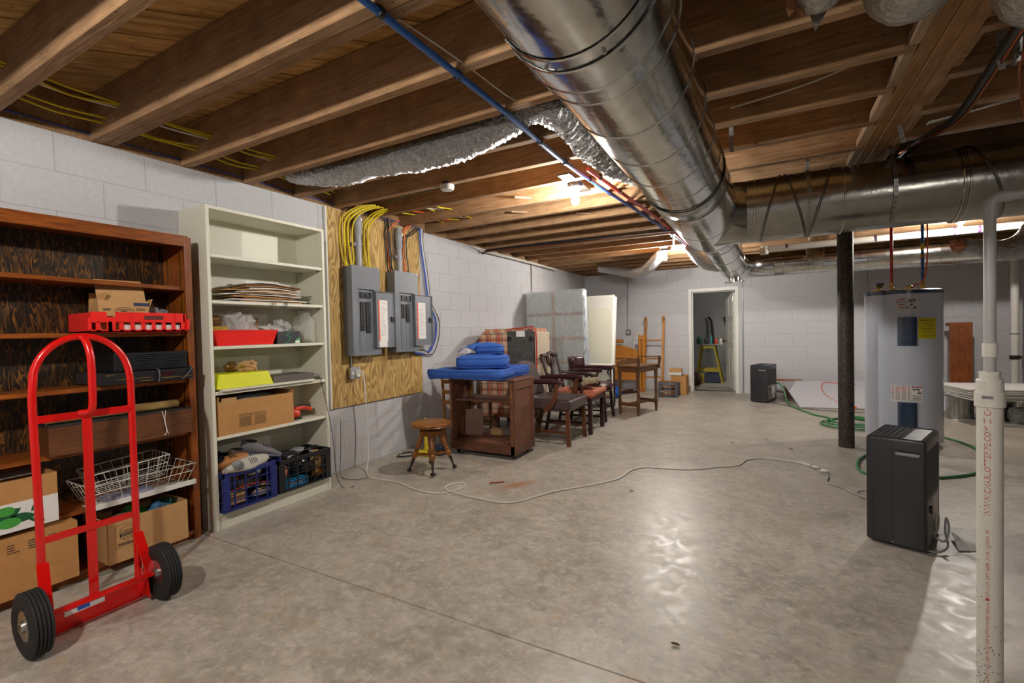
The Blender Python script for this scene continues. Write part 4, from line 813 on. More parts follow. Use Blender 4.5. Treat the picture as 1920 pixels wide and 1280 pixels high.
# ------------------------------------------------------------------ things on the white bookshelf
rr = random.Random(21)
descs = ['lowest brown paper bag', 'white paper folder low', 'torn brown paper', 'wide brown envelope', 'white plastic mailer', 'brown paper bag with ragged end', 'thick white folded paper', 'thin brown sheet', 'grey paper', 'crumpled brown bag', 'dark brown strip', 'topmost white wrapping']
z = 1.3945
for i, dsc in enumerate(descs):
    w = rr.uniform(.4, .56) if i < 8 else rr.uniform(.25, .42); d = rr.uniform(.2, .26); cy = 1.98 + rr.uniform(-.04, .05); th_ = rr.uniform(.004, .008); an = rr.uniform(-.08, .08)
    def fn(u, v, w=w, d=d, cy=cy, i=i, an=an, z=z):
        y = (u-.5)*w; x = (v-.5)*d; e = abs(u-.5)*2
        return (.16 + x*math.cos(an) - y*math.sin(an) + .008*mnoise.noise(V((u*9, i, 0))), cy + y*math.cos(an) + x*math.sin(an) + .015*mnoise.noise(V((v*7, i, 2))), z + .012*(i/12)*(1-e*e) + .003*mnoise.noise(V((u*4, v*3, i*2.2))))
    b = B().grid(fn, 14, 4); n0 = len(b.v); top = [(p[0], p[1], p[2]+th_) for p in b.v]; b2 = B(); b2.v = b.v + top
    nu, nv = 14, 4; fs = [tuple(reversed(f)) for f in b.f] + [tuple(q+n0 for q in f) for f in b.f]
    rim = [i_*(nv+1) for i_ in range(nu+1)] + [nu*(nv+1)+j for j in range(1, nv+1)] + [i_*(nv+1)+nv for i_ in range(nu-1, -1, -1)] + [j for j in range(nv-1, 0, -1)]
    fs += [(rim[k], rim[(k+1) % len(rim)], rim[(k+1) % len(rim)]+n0, rim[k]+n0) for k in range(len(rim))]
    b2.f = fs; b2.fm = [0]*len(fs)
    m = (KRAFT, PAPER, KRAFT, CARD, PAPER, KRAFT, PAPER, CARD, PAPER, KRAFT, CARDD, PAPER)[i]
    tob('flattened_bag', b2, m, dsc + ' in the stack on the white bookshelf', 'paper', 'flattened paper stack')
    z += th_ + .0045
run('cord_loop', [(.29, 1.98, 1.40), (.305, 1.97, 1.385), (.308, 1.965, 1.35), (.308, 2.0, 1.325), (.308, 2.05, 1.345), (.305, 2.07, 1.385), (.29, 2.07, 1.40)], .0022, BLKC, 'black cord bag handle loop hanging over the shelf edge', 'cord', n=5)
run('cord_loop', [(.29, 2.0, 1.40), (.307, 1.99, 1.385), (.311, 1.985, 1.35), (.311, 2.015, 1.332), (.311, 2.055, 1.35), (.308, 2.08, 1.385), (.29, 2.08, 1.40)], .0022, BLKC, 'smaller black cord bag handle loop over the shelf edge', 'cord', n=5)
# red bin (tapered tub)
def tub(name, label, x0, x1, y0, y1, z0, z1, m, k=.86, cat='bin', t=.005):
    c = V(((x0+x1)/2, (y0+y1)/2, z0)); th = thing(name, label, cat, c); a, b_, h = (x1-x0)/2, (y1-y0)/2, z1-z0
    rect = lambda f, zz, o=0: [V((s*(a*f-o), q*(b_*f-o), zz)) for s, q in ((1, -1), (1, 1), (-1, 1), (-1, -1))]
    obj('tub_wall', B().rings([rect(k, 0), rect(1, h), rect(1, h, t), rect(k, t, t)]), m, th, bevel=.003)
    obj('rim', B().tube([rect(1, h)[i] for i in range(4)], .005, 6, closed=True), m, th); return th
tub('red_bin', 'bright red plastic bin on the white bookshelf', .09, .275, 1.6, 2.025, 1.1155, 1.208, REDP)
tob('plastic_bag', B().blob((.17, 1.82, 1.245), (.08, .1, .085), 31, .45, 1.9), PLAST, 'clear plastic bag heaped in the red bin', 'bag', ang=15)
tob('snack_box', B().box(.12, .2, 1.63, 1.74, 1.13, 1.238), mat('snack_print', '#c9a63a', .6, var=.7, nscale=25), 'small yellow and red printed box in the red bin', 'box', bevel=.002)
tob('tan_pouch', B().blob((.1, 1.72, 1.25), (.04, .05, .06), 33, .3), KRAFT, 'tan paper pouch behind the red bin contents', 'pouch')
th, a, b_, h = carton('black_box', 'small black box with green print on the white bookshelf', .08, .26, 2.03, 2.205, 1.1155, 1.2, mat('black_card', '#1d1f22', .5))
gp = B().tube([(a+.001, .01, .08), (a+.001, -.02, .06), (a+.001, .01, .045), (a+.001, -.005, .02), (a+.001, -.03, .0)], .0025, 5, sm=4)
gp.prism([(.04, .0), (.0875, .0), (.0875, .045), (.06, .03)], (a, 0, 0), (0, 1, 0), (0, 0, 1), (1, 0, 0), .001)
obj('green_print', gp, mat('green_print', '#3f9a62', .5), th); obj('bar_label', B().box(a+.001, a+.002, .05, .084, .002, .02), PAPER, th)
tob('plastic_bag', B().blob((.15, 2.14, 1.225), (.06, .06, .06), 35, .5, 2.0), PLAST, 'clear plastic bag sticking out of the small black box', 'bag', ang=15)
tob('cardboard_piece', B().box(.04, .05, 1.88, 2.03, 1.1155, 1.30), KRAFT, 'brown cardboard piece standing at the back of the shelf', 'cardboard')
tob('white_packet', B().box(-.04, .04, -.03, .03, -.01, .01, Tr(.16, 2.08, 1.225) @ Ry(.4) @ Rx(-.4)), PAPER, 'white packet leaning in the small black box', 'packet')
GL = bpy.data.materials.new('jar_glass'); GL.use_nodes = True
g_ = GL.node_tree.nodes['Principled BSDF']; g_.inputs['Base Color'].default_value = (.93, .95, .9, 1); g_.inputs['Roughness'].default_value = .04; g_.inputs['Alpha'].default_value = .1; g_.inputs['Specular IOR Level'].default_value = .8
jr = tob('glass_jar', B().lathe([(.07, 0), (.078, .01), (.078, .15), (.066, .185), (.048, .2), (.046, .232), (.05, .236), (.043, .236), (.041, .2), (.06, .183), (.0745, .15), (.0745, .012), (.066, .005)], (.17, 2.315, 1.1155), 32), GL, 'large empty clear glass jar on the white bookshelf', 'jar')
# shelf with yellow box
tob('white_board', B().box(.05, .315, 1.62, 2.28, .8385, .852), CREAM, 'loose white board lying on the bookshelf under the yellow box', 'board', bevel=.002)
yb = tob('yellow_box', B().rings([[V((x, y, .8525)) for x, y in ((.3, 1.6), (.3, 1.965), (.08, 1.965), (.08, 1.6))], [V((x, y, .94)) for x, y in ((.285, 1.62), (.285, 1.94), (.09, 1.94), (.09, 1.62))]]), mat('neon_yellow', '#d8dc12', .5, var=.05), 'bright neon yellow box on the white bookshelf', 'box', bevel=.002)
tob('crumpled_paper', B().blob((.17, 1.87, .975), (.05, .06, .038), 41, .5, 2.5), KRAFT, 'crumpled brown paper on top of the yellow box', 'paper', ang=15)
tob('crumpled_paper', B().blob((.1, 1.8, .97), (.03, .04, .033), 43, .5, 2.5), KRAFT, 'smaller crumpled brown paper behind on the yellow box', 'paper', ang=15)
gd = tob('grey_flat_box', B().box(.06, .285, 1.975, 2.3, .8525, .897), mat('taupe_plastic', '#5f5853', .5), 'flat taupe grey device beside the yellow box', 'device', bevel=.003)
obj('power_button', B().cyl((.285, 2.07, .87), (.287, 2.07, .87), .004, n=10), BLACK, gd)
run('loose_cable', [(.27, 2.302, .88), (.3, 2.33, .86), (.315, 2.36, .7), (.318, 2.4, .5), (.325, 2.42, .3), (.33, 2.428, .12), (.36, 2.46, .005), (.42, 2.52, .004)], .0025, BLKC, 'thin dark cable hanging down the right of the white bookshelf', 'cable', n=5)
# big carton + sander
th, a, b_, h = carton('worn_carton', 'worn brown carton with handling label on the white bookshelf', .06, .29, 1.605, 2.115, .5655, .775, CARD, [('-y', .03, -.2), ('-x', .05, -1.1), ('+y', .02, .4)])
ink = B().tube([(a+.0006, y, zz) for y, zz in ((-.13, .035), (.05, .035), (.05, .115), (-.13, .115))], .0008, 4, closed=True); ink.text('safe', (a+.0008, -.04, .107), (0, 1, 0), (0, 0, 1), .165)
for i in range(9): ink.box(a, a+.0006, -.125, -.05, .04+i*.0065, .043+i*.0065).box(a, a+.0006, -.03, .044, .04+i*.0065, .0425+i*.0065)
obj('handling_label', ink, INK, th)
obj('torn_flap', B().box(-.003, .003, 0, .09, -.05, .05, Tr(a-.004, -b_+.02, h-.03) @ Ry(.15)), CARD2, th); obj('packing', B().blob((0, 0, h-.02), (.09, .2, .03), 3, .4), BAGG, th)
sd = thing('orange_sander', 'orange and black electric sander on the white bookshelf', 'power tool', (.2, 2.22, .5655), world=True)
ORP = mat('orange_plastic', '#d23a1c', .4)
obj('housing', B().blob((.2, 2.18, .607), (.04, .045, .042), 5, .12, 1.2, flat=.04), ORP, sd); obj('sanding_pad', B().box(.155, .245, 2.135, 2.22, .5655, .578), BLACK, sd, bevel=.006)
obj('handle', B().tube([(.2, 2.19, .635), (.2, 2.25, .642), (.2, 2.3, .63), (.2, 2.325, .612)], [.02, .017, .016, .013], 12, sm=4), ORP, sd); obj('grip', B().tube([(.2, 2.22, .65), (.2, 2.27, .652), (.2, 2.31, .642)], .012, 10, sm=3), BLACK, sd)
# milk crates
def milkcrate(name, label, x0, x1, y0, y1, z0, z1, m, ny=5):
    c = V(((x0+x1)/2, (y0+y1)/2, z0)); t = thing(name, label, 'crate', c); a, b_, h = (x1-x0)/2, (y1-y0)/2, z1-z0
    obj('rim', B().box(a-.012, a, -b_, b_, h-.03, h).box(-a, -a+.012, -b_, b_, h-.03, h).box(-a, a, -b_, -b_+.012, h-.03, h).box(-a, a, b_-.012, b_, h-.03, h), m, t, bevel=.002)
    obj('floor', B().box(-a, a, -b_, b_, 0, .012), m, t)
    for s in (-1, 1):
        for q in (-1, 1): obj('corner_post', B().box(s*a-(.02 if s > 0 else 0), s*a+(0 if s > 0 else .02), q*b_-(.045 if q > 0 else 0), q*b_+(0 if q > 0 else .045), .012, h-.03), m, t, bevel=.003)
    w = B()
    for i in range(1, ny): y = -b_+2*b_*i/ny; w.box(a-.007, a-.001, y-.004, y+.004, .01, h-.03).box(-a+.001, -a+.007, y-.004, y+.004, .01, h-.03)
    for i in range(1, 4):
        zz = h*i/4.3; w.box(a-.007, a+.001, -b_, b_, zz, zz+.006).box(-a, -a+.007, -b_, b_, zz, zz+.006).box(-a, a, -b_, -b_+.007, zz, zz+.006).box(-a, a, b_-.007, b_, zz, zz+.006)
    for i in range(1, 3): x = -a+2*a*i/3; w.box(x-.004, x+.004, -b_, -b_+.007, .01, h-.03).box(x-.004, x+.004, b_-.007, b_, .01, h-.03)
    obj('lattice', w, m, t); return t
CRB = mat('blue_crate_plastic', '#1e2a6e', .4); CRK = mat('black_crate_plastic', '#15161c', .4)
milkcrate('milk_crate', 'dark blue milk crate full of shoes on the bookshelf bottom', .07, .335, 1.592, 1.945, .1055, .345, CRB)
milkcrate('milk_crate', 'black milk crate with tools on the bookshelf bottom', .07, .33, 1.962, 2.384, .1055, .328, CRK, 6)
def shoe(label, loc, rz, m, sole, L_=.26, tilt=(0, 0), tall=.085):
    t = thing('shoe', label, 'shoe', loc, group='shoes on the blue crate'); t.rotation_euler = (tilt[0], tilt[1], rz)
    def loft(fz0, fz1, grow):
        rs = []
        for i in range(13):
            u = i/12; x = (u-.5)*L_; w = (.03+.014*math.sin(min(1, u*1.5)*math.pi*.6))*(math.sin(math.pi*min(1, max(.06, u*1.0+.03)))**.35 if u < .9 else .75-(u-.9)*4.2)*grow
            w = max(w, .008); z0_, z1_ = fz0(u), fz1(u)
            rs.append([V((x, w*math.cos(2*math.pi*k/14), (z0_+z1_)/2 + (z1_-z0_)/2*math.sin(2*math.pi*k/14)*1.0)) for k in range(14)])
        return B().rings(rs)
    obj('upper', loft(lambda u: .015, lambda u: .03 + (tall-.03)*max(0, 1-(u/.95)**1.6)**.8, 1), m, t)
    obj('sole', loft(lambda u: 0, lambda u: .026, 1.12), sole, t)
    obj('opening', B().lathe([(.001, 0), (.03, 0), (.034, .006), (.001, .003)], (-L_*.27, 0, tall*.93), 16), BLACK, t)
    lc = B()
    for i in range(4): x = L_*(.02+.05*i); zz = .03+(tall-.03)*max(0, 1-((x/L_+.5)/.95)**1.6)**.8; lc.tube([(x, -.022, zz-.004), (x, 0, zz+.003), (x, .022, zz-.004)], .0025, 5)
    obj('laces', lc, DARK, t); return t
TANS = mat('tan_leather', '#a5703c', .6, var=.2); GREYS = mat('grey_suede', '#6d6a70', .85); BRS = mat('brown_suede', '#4a3a30', .85); CRS = mat('cream_sole', '#bfb295', .7); WHS = mat('white_canvas', '#b5b1a6', .8)
shoe('tan leather shoe standing at the left of the blue crate', (.25, 1.705, .36), R(75), TANS, CRS, .2, (R(20), R(-25)), .1)
shoe('cream soled sneaker lying sideways across the blue crate front', (.29, 1.76, .352), R(95), WHS, CRS, .3, (R(55), R(-4)), .06)
shoe('grey suede shoe on the right end of the blue crate', (.24, 1.89, .375), R(60), GREYS, mat('grey_sole', '#5a6070', .7), .25, (0, R(12)), .1)
shoe('black shoe at the back of the blue crate', (.14, 1.74, .355), R(80), BLACK, BLACK, .24, (0, R(-8)), .09)
shoe('dark brown laced shoe in the middle of the blue crate', (.17, 1.82, .355), R(110), BRS, BRS, .25, (0, R(5)), .09)
shoe('brown shoe down inside the blue crate', (.22, 1.76, .235), R(85), BRS, CRS, .26, (R(80), 0), .07)
for i, (p, d, m, w) in enumerate((((.26, 1.70, .16), (.05, .11, .07), CARD2, 'small cream carton low inside the blue crate'), ((.2, 1.82, .27), (.12, .2, .06), BAGG, 'grey plastic wrapped bundle inside the blue crate'), ((.27, 1.87, .15), (.05, .12, .05), CRS, 'cream rubber sole piece inside the blue crate'), ((.2, 1.7, .27), (.15, .12, .05), TANS, 'tan leather piece inside the blue crate'))):
    tob(['small_carton', 'wrapped_bundle', 'sole_piece', 'leather_piece'][i], B().blob(p, (d[0]*.55, d[1]*.55, d[2]*.55), 50+i, .2, 2, sub=2) if i else B().cbox(p, d), m, w, ['box', 'bundle', 'sole', 'leather'][i], bevel=.002 if not i else 0)
for i, zz in enumerate((.2, .215)): run('racket_strip', [(.3, 1.65, zz+.0), (.3, 1.75, zz+.012), (.3, 1.88, zz), (.3, 1.92, zz-.02)], .004, (YEL, PEXR)[i], ('yellow' if i == 0 else 'red') + ' bent strip inside the blue crate', 'strip')
tob('blue_carton', B().box(.22, .31, 1.99, 2.2, .118, .165), mat('cyan_carton', '#1d7fb8', .5), 'bright blue carton lying in the black crate', 'box', bevel=.001)
obj('lettering', B().text('corona', (.3104, 2.1, .142), (0, 1, 0), (0, 0, 1), .11), PAPER, bpy.data.objects['blue_carton'])
for i, (p, r_, m, w) in enumerate((((.24, 2.03, .22), (.05, .05, .06), mat('peach_wrap', '#c98a62', .5), 'peach wrapped roll inside the black crate'), ((.22, 2.14, .22), (.05, .05, .05), BLACK, 'black power tool body inside the black crate'), ((.24, 2.23, .22), (.05, .05, .05), DARK, 'dark grey tool case inside the black crate'), ((.25, 2.32, .25), (.05, .045, .07), KRAFT, 'crumpled paper bag inside the black crate'), ((.24, 2.33, .15), (.05, .04, .035), mat('amber_wood', '#a56a24', .5), 'amber wooden piece at the bottom of the black crate'), ((.25, 2.0, .315), (.045, .03, .04), mat('glossy_navy', '#1b2a6a', .2), 'glossy navy blue cap on top of the black crate'), ((.2, 2.12, .32), (.06, .08, .025), DARK, 'dark grey tool lying on top of the black crate'), ((.17, 2.22, .33), (.05, .06, .02), SILV, 'grey metal tool on top of the black crate'), ((.22, 2.3, .335), (.03, .06, .015), BLACK, 'black handle on top of the black crate'))):
    tob(['wrapped_roll', 'power_tool', 'tool_case', 'paper_bag', 'wooden_piece', 'cap', 'hand_tool', 'hand_tool', 'screwdriver'][i], B().blob(p, r_, 60+i, .25, 1.8, sub=3), m, w, ['roll', 'tool', 'case', 'bag', 'wood', 'cap', 'tool', 'tool', 'tool'][i], ang=30)
# ------------------------------------------------------------------ red hand truck
ht = thing('hand_truck', 'red steel hand truck with black tires in front of the wooden bookcase', 'hand truck', (.74, .84, 0), world=True)
fx = .70; ya, yb_ = .69, 1.005; ym = (ya+yb_)/2
arch = [(fx, ya, .03), (fx, ya, .5), (fx-.005, ya-.004, .9), (fx-.005, ya, 1.0)]
for i in range(1, 10):
    a = math.pi*(1-i/10); arch.append((fx-.01, ym+(yb_-ya)/2*math.cos(a)*1.0, 1.0+.185*math.sin(a)))
arch += [(fx-.005, yb_, 1.0), (fx-.005, yb_+.002, .9), (fx, yb_, .5), (fx, yb_, .03)]
obj('frame_tube', B().tube(arch, .0135, 12, sm=4), RED, ht)
obj('grip_loop', B().tube([(fx-.01, ym-.005, 1.182), (fx+.02, ym+.0, 1.165), (fx+.045, ym+.005, 1.1), (fx+.047, ym+.006, .98), (fx+.045, ym+.005, .9), (fx+.03, ym-.0, .872), (fx+.005, ym-.025, .868)], .0135, 12, sm=5), RED, ht)
obj('cross_bar', B().box(fx-.004, fx+.006, ya, yb_, .845, .875), RED, ht, bevel=.001)
obj('cross_bar', B().box(fx-.004, fx+.008, ya, yb_, .372, .398), RED, ht, bevel=.001)
obj('center_bar', B().box(fx-.004, fx+.004, ym-.016, ym+.016, .04, .868), RED, ht, bevel=.001)
for y, s in ((ya, -1), (yb_, 1)):
    obj('side_brace', B().bar((fx+.012, y, .30), (.785, y+s*.012, .125), .006, .036, (0, 1, 0)).prism([(0, 0), (.1, 0), (.085, .1), (0, .12)], (fx, y-.002, .025), (1, 0, 0), (0, 0, 1), (0, 1, 0), .004), RED, ht)
obj('axle', B().cyl((.795, ya-.03, .1205), (.795, yb_+.03, .1205), .009, n=12), RED, ht)
pl = obj('toe_plate', B().box(fx+.004, fx+.012, ya-.01, yb_+.01, .004, .1).box(fx-.2, fx+.012, ya-.02, yb_+.02, 0.001, .006), RED, ht, bevel=.001)
obj('label_sticker', B().box(fx+.0122, fx+.013, ym-.1, ym+.03, .055, .085), PAPER, pl); obj('blue_logo_bar', B().box(fx+.0131, fx+.0136, ym-.06, ym-.02, .06, .075), BLUC, pl)
for y, s in ((.635, -1), (1.058, 1)):
    prof = [(.056, -.026), (.07, -.032), (.094, -.034), (.11, -.029)]
    for k in range(5): yy = -.022+k*.011; prof += [(.119, yy-.0035), (.1203, yy), (.119, yy+.0035), (.1145, yy+.0045), (.1145, yy+.0065)][:5 if k < 4 else 3]
    prof += [(.11, .029), (.094, .034), (.07, .032), (.056, .026)]
    w = obj('wheel', B().lathe(prof, (.795, y, .1205), 40, 'y', cap=False), RUBBER, ht)
    obj('rim', B().lathe([(.058, -.026), (.056, -.022), (.045, -.01), (.027, -.008), (.02, -.036), (.012, -.037), (.012, .037), (.02, .036), (.027, .008), (.045, .01), (.056, .022), (.058, .026)], (.795, y, .1205), 28, 'y'), CHROME, w)
# ------------------------------------------------------------------ piano stool
OAK = wood('golden_oak', '#6e3f14', '#a8692a', 2, 7, .35, 8, bmp=.05); OAKX = wood('golden_oak_seat', '#7a4a18', '#b3762f', 0, 7, .35, 8, bmp=.05)
st = thing('piano_stool', 'round oak piano stool with turned legs and claw feet', 'stool', (.712, 3.1, 0))
obj('seat', B().lathe([(.001, .42), (.15, .42), (.163, .413), (.168, .402), (.16, .396), (.166, .388), (.155, .382), (.001, .38)], (0,0,0), 48), OAKX, st)
obj('seat_screw', B().cyl((0, 0, .30), (0, 0, .385), .014), IRON, st); obj('hub', B().lathe([(.001, .352), (.1, .352), (.106, .346), (.106, .336), (.1, .332), (.108, .324), (.1, .312), (.001, .31)], (0,0,0), 40), OAK, st)
obj('post', B().lathe([(.03, .31), (.034, .28), (.03, .22), (.022, .19), (.034, .175), (.036, .15), (.024, .14), (.03, .125), (.018, .105), (.001, .1)], (0,0,0), 24), OAK, st)
for i in range(4):
    a = R(40+90*i); d = V((math.cos(a), math.sin(a), 0)); top = d*.075 + V((0, 0, .315)); bot = d*.185 + V((0, 0, .03))
    P_ = lambda f: tuple(top*(1-f) + bot*f)
    ks = [(0, .014), (.08, .02), (.3, .022), (.42, .014), (.45, .022), (.5, .015), (.54, .024), (.6, .027), (.66, .018), (.69, .013)]
    lg = obj('leg', B().tube([P_(f) for f, _ in ks], [r_ for _, r_ in ks], 14), OAK, st)
    obj('iron_ferrule', B().tube([P_(.68), P_(.8), P_(.97)], [.014, .011, .007], 10), IRON, lg)
    ft = B().blob(P_(1.02), (.017, .017, .017), 1, .05, flat=.021)
    for k in range(3): an = a+R(-60+60*k); q = V(P_(.97)); ft.tube([q, q+V((math.cos(an)*.02, math.sin(an)*.02, -.005)), q+V((math.cos(an)*.022, math.sin(an)*.022, -.026))], .004, 6)
    obj('claw_foot', ft, IRON, lg)
    obj('spindle', B().tube([tuple(d*.02+V((0, 0, .14))), tuple(d*.06+V((0, 0, .145))), P_(.56)], [.008, .013, .009], 10), OAK, st)
# ------------------------------------------------------------------ wooden cart cabinet
BRN = wood('cabinet_wood', '#553122', '#8d5b40', 0, 6, .5, 10, bmp=.05); BRNZ = wood('cabinet_wood_upright', '#553122', '#93603f', 2, 6, .5, 10, bmp=.05)
cb = thing('open_cabinet', 'dark brown open wooden cabinet on casters under blue cushions', 'cabinet', (.86, 3.85, 0), world=True)
cx0, cx1, cy0, cy1, ct = .505, 1.222, 3.652, 4.05, .73
obj('side_panel', B().box(cx0, cx0+.02, cy0+.02, cy1, .045, ct-.02), BRNZ, cb); obj('side_panel', B().box(cx1-.03, cx1-.012, cy0+.02, cy1-.02, .045, ct-.02), BRNZ, cb)
obj('frame_stile', B().box(cx1-.014, cx1, cy0, cy0+.05, .045, ct-.02), BRNZ, cb, bevel=.002); obj('frame_stile', B().box(cx1-.014, cx1, cy1-.05, cy1, .045, ct-.02), BRNZ, cb, bevel=.002)
obj('frame_rail', B().box(cx1-.014, cx1, cy0+.05, cy1-.05, ct-.09, ct-.02), BRN, cb, bevel=.002); obj('frame_rail', B().box(cx1-.014, cx1, cy0+.05, cy1-.05, .045, .115), BRN, cb, bevel=.002)
for k in range(3): obj('board_panel', B().box(cx1-.016, cx1-.010, cy0+.052, cy1-.052, .117+k*.176, .29+k*.176), BRN, cb)
obj('front_stile', B().box(cx0, cx0+.022, cy0, cy0+.02, .045, ct-.02), BRNZ, cb); obj('front_stile', B().box(cx1-.05, cx1-.014, cy0, cy0+.02, .045, ct-.02), BRNZ, cb)
obj('top_board', B().box(cx0-.004, cx1+.004, cy0-.004, cy1+.004, ct-.02, ct), BRN, cb, bevel=.002)
obj('shelf', B().box(cx0+.02, cx1-.03, cy0+.06, cy1-.01, .505, .525), BRN, cb, bevel=.001); obj('bottom_board', B().box(cx0+.02, cx1-.03, cy0+.02, cy1, .115, .13), BRN, cb); obj('front_rail', B().box(cx0+.02, cx1-.014, cy0, cy0+.018, .045, .125), BRN, cb, bevel=.001)
obj('back_rail', B().box(cx0+.02, cx1-.03, cy1-.018, cy1, .045, .115), BRN, cb)
for x in (cx0+.06, cx1-.05):
    for y in (cy0+.05, cy1-.06): obj('caster', B().lathe([(.02, -.009), (.022, -.006), (.022, .006), (.02, .009)], (x, y, .022), 16, 'x').box(x-.012, x+.012, y-.012, y+.012, .038, .046), BLACK, cb)
tob('leaning_plywood', B().box(-.09, .09, -.004, .004, 0, .26, Tr(.62, 3.9, .131) @ Rz(R(25)) @ Rx(R(-8))), BRN, 'piece of brown board leaning inside the open cabinet', 'board')
tob('wood_scrap', B().box(-.06, .06, -.01, .01, -.03, .03, Tr(.83, 3.98, .165) @ Rz(R(12))), CARD2, 'small light wood scrap inside the open cabinet', 'wood')
# cushions
def pillow(name, label, c, d, m, rz=0, tilt=(0, 0), puff=.25, seed=1, cat='cushion', piping=True, nx=16, wr=.012):
    t = thing(name, label, cat, c, group=None); t.rotation_euler = (tilt[0], tilt[1], rz); a, b_, h = d[0]/2, d[1]/2, d[2]
    def ringp(f, z, k=10):
        pts = []; n = 40
        for i in range(n):
            an = 2*math.pi*i/n; cs, sn = math.cos(an), math.sin(an); e = 2/7
            x = a*f*math.copysign(abs(cs)**e, cs); y = b_*f*math.copysign(abs(sn)**e, sn)
            nz = mnoise.noise(V((x*9+seed, y*9, z*20)))*wr; pts.append(V((x*(1+nz*2), y*(1+nz*2), z+nz)))
        return pts
    pf = h*puff
    rs = [ringp(.2, -pf*.3), ringp(.7, 0), ringp(.97, pf*.5+h*.06), ringp(1.0, h*.2), ringp(1.015, h*.5), ringp(1.0, h*.8), ringp(.97, h*.94), ringp(.85, h+pf*.35), ringp(.6, h+pf*.8), ringp(.25, h+pf), ringp(.02, h+pf)]
    rs = [[V((p.x, p.y, max(p.z, 0.0))) for p in r_] for r_ in rs]
    obj('cover', B().rings(rs), m, t, ang=180)
    if piping: obj('piping', B().tube(ringp(.985, h*.9), .005, 6, closed=True), m, t); obj('piping', B().tube(ringp(.985, h*.12), .005, 6, closed=True), m, t)
    return t
pillow('seat_cushion', 'flat royal blue boxed cushion lying lowest on the cabinet', (.74, 3.68, .7305), (.8, .37, .088), DENIM, R(3), puff=.06)
pillow('seat_cushion', 'royal blue cushion behind the lowest one on the cabinet', (.9, 4.06, .7305), (.42, .32, .088), DENIM, R(-2), seed=5, puff=.15)
pillow('seat_cushion', 'puffy blue cushion with piping stacked over the two lower ones', (.82, 3.79, .826), (.48, .44, .11), DENIM, R(24), seed=3, puff=.2, wr=.012)
pillow('small_cushion', 'small folded blue cushion on top of the pile', (.90, 3.78, .952), (.25, .17, .085), DENIM, R(15), seed=9, puff=.3, wr=.012)
b = B().grid(lambda u, v: (.60+.2*u, 3.68+.18*v, .965+.10*math.sin(math.pi*(.1+.75*u))*(.6+.4*v)+.015*mnoise.noise(V((u*5, v*5, 7)))), 14, 8)
cv = tob('cushion_cover', b, [DENIM], 'empty blue cushion cover flopped open on the pile', 'cushion cover', ang=180)
md_ = cv.modifiers.new('solid', 'SOLIDIFY'); md_.thickness = .008
obj('white_lining', B().grid(lambda u, v: (.61+.14*u, 3.672+.02*v-.01*u, .968+.07*v*math.sin(math.pi*(.1+.8*u))+.006*mnoise.noise(V((u*6, v*6, 3)))), 10, 5), LINING, cv, ang=180)
# things beside the stool
bt = thing('yellow_jack', 'yellow and blue floor tool against the left wall behind the stool', 'tool', (.36, 3.5, 0), world=True)
YT = mat('tool_yellow', '#d6c020', .4)
obj('body', B().box(.28, .42, 3.42, 3.56, .0, .05).box(.33, .37, 3.46, 3.5, .05, .22), YT, bt, bevel=.008); obj('blue_case', B().box(.36, .5, 3.5, 3.6, .0, .09), mat('tool_navy', '#1f2b4a', .4), bt, bevel=.01); obj('nozzle', B().tube([(.35, 3.48, .2), (.34, 3.46, .3), (.35, 3.47, .36)], [.02, .012, .006], 10, sm=3), YT, bt)
run('black_cable', [(.1, 3.38, .01), (.14, 3.3, .01), (.2, 3.33, .01), (.26, 3.42, .012), (.15, 3.48, .01), (.1, 3.4, .01)], .006, BLKC, 'black cord loop on the floor by the left wall', 'cord', n=6)
OCH = wood('ladderback_wood', '#7a4c1c', '#b3782f', 2, 6, .4, 9)
lc = thing('ladder_back_chair', 'honey wood chair by the wall behind the open cabinet', 'chair', (.3, 4.2, 0))
for s in (-1, 1):
    obj('leg', B().tube([(-.17, s*.18, 0), (-.17, s*.18, .45), (-.2, s*.18, .78)], .016, 10), OCH, lc); obj('leg', B().tube([(.17, s*.19, 0), (.17, s*.19, .43)], .015, 10), OCH, lc)
    obj('stretcher', B().cyl((-.17, s*.18, .2), (.17, s*.19, .2), .009), OCH, lc)
for z in (.52, .63, .73): obj('slat', B().box(-.2, -.185, -.17, .17, z, z+.04), OCH, lc)
obj('seat', B().box(-.19, .19, -.2, .2, .41, .44), OCH, lc, bevel=.006); obj('stretcher', B().cyl((.17, -.19, .2), (.17, .19, .2), .009), OCH, lc); lc.rotation_euler = (0, 0, R(90)); lc.location = (.36, 4.16, 0)
run('loose_cable', [(.02, 4.02, .94), (.03, 4.06, .7), (.02, 4.1, .5)], .003, WHTC, 'thin white wire on the wall below the data cables', 'wire')
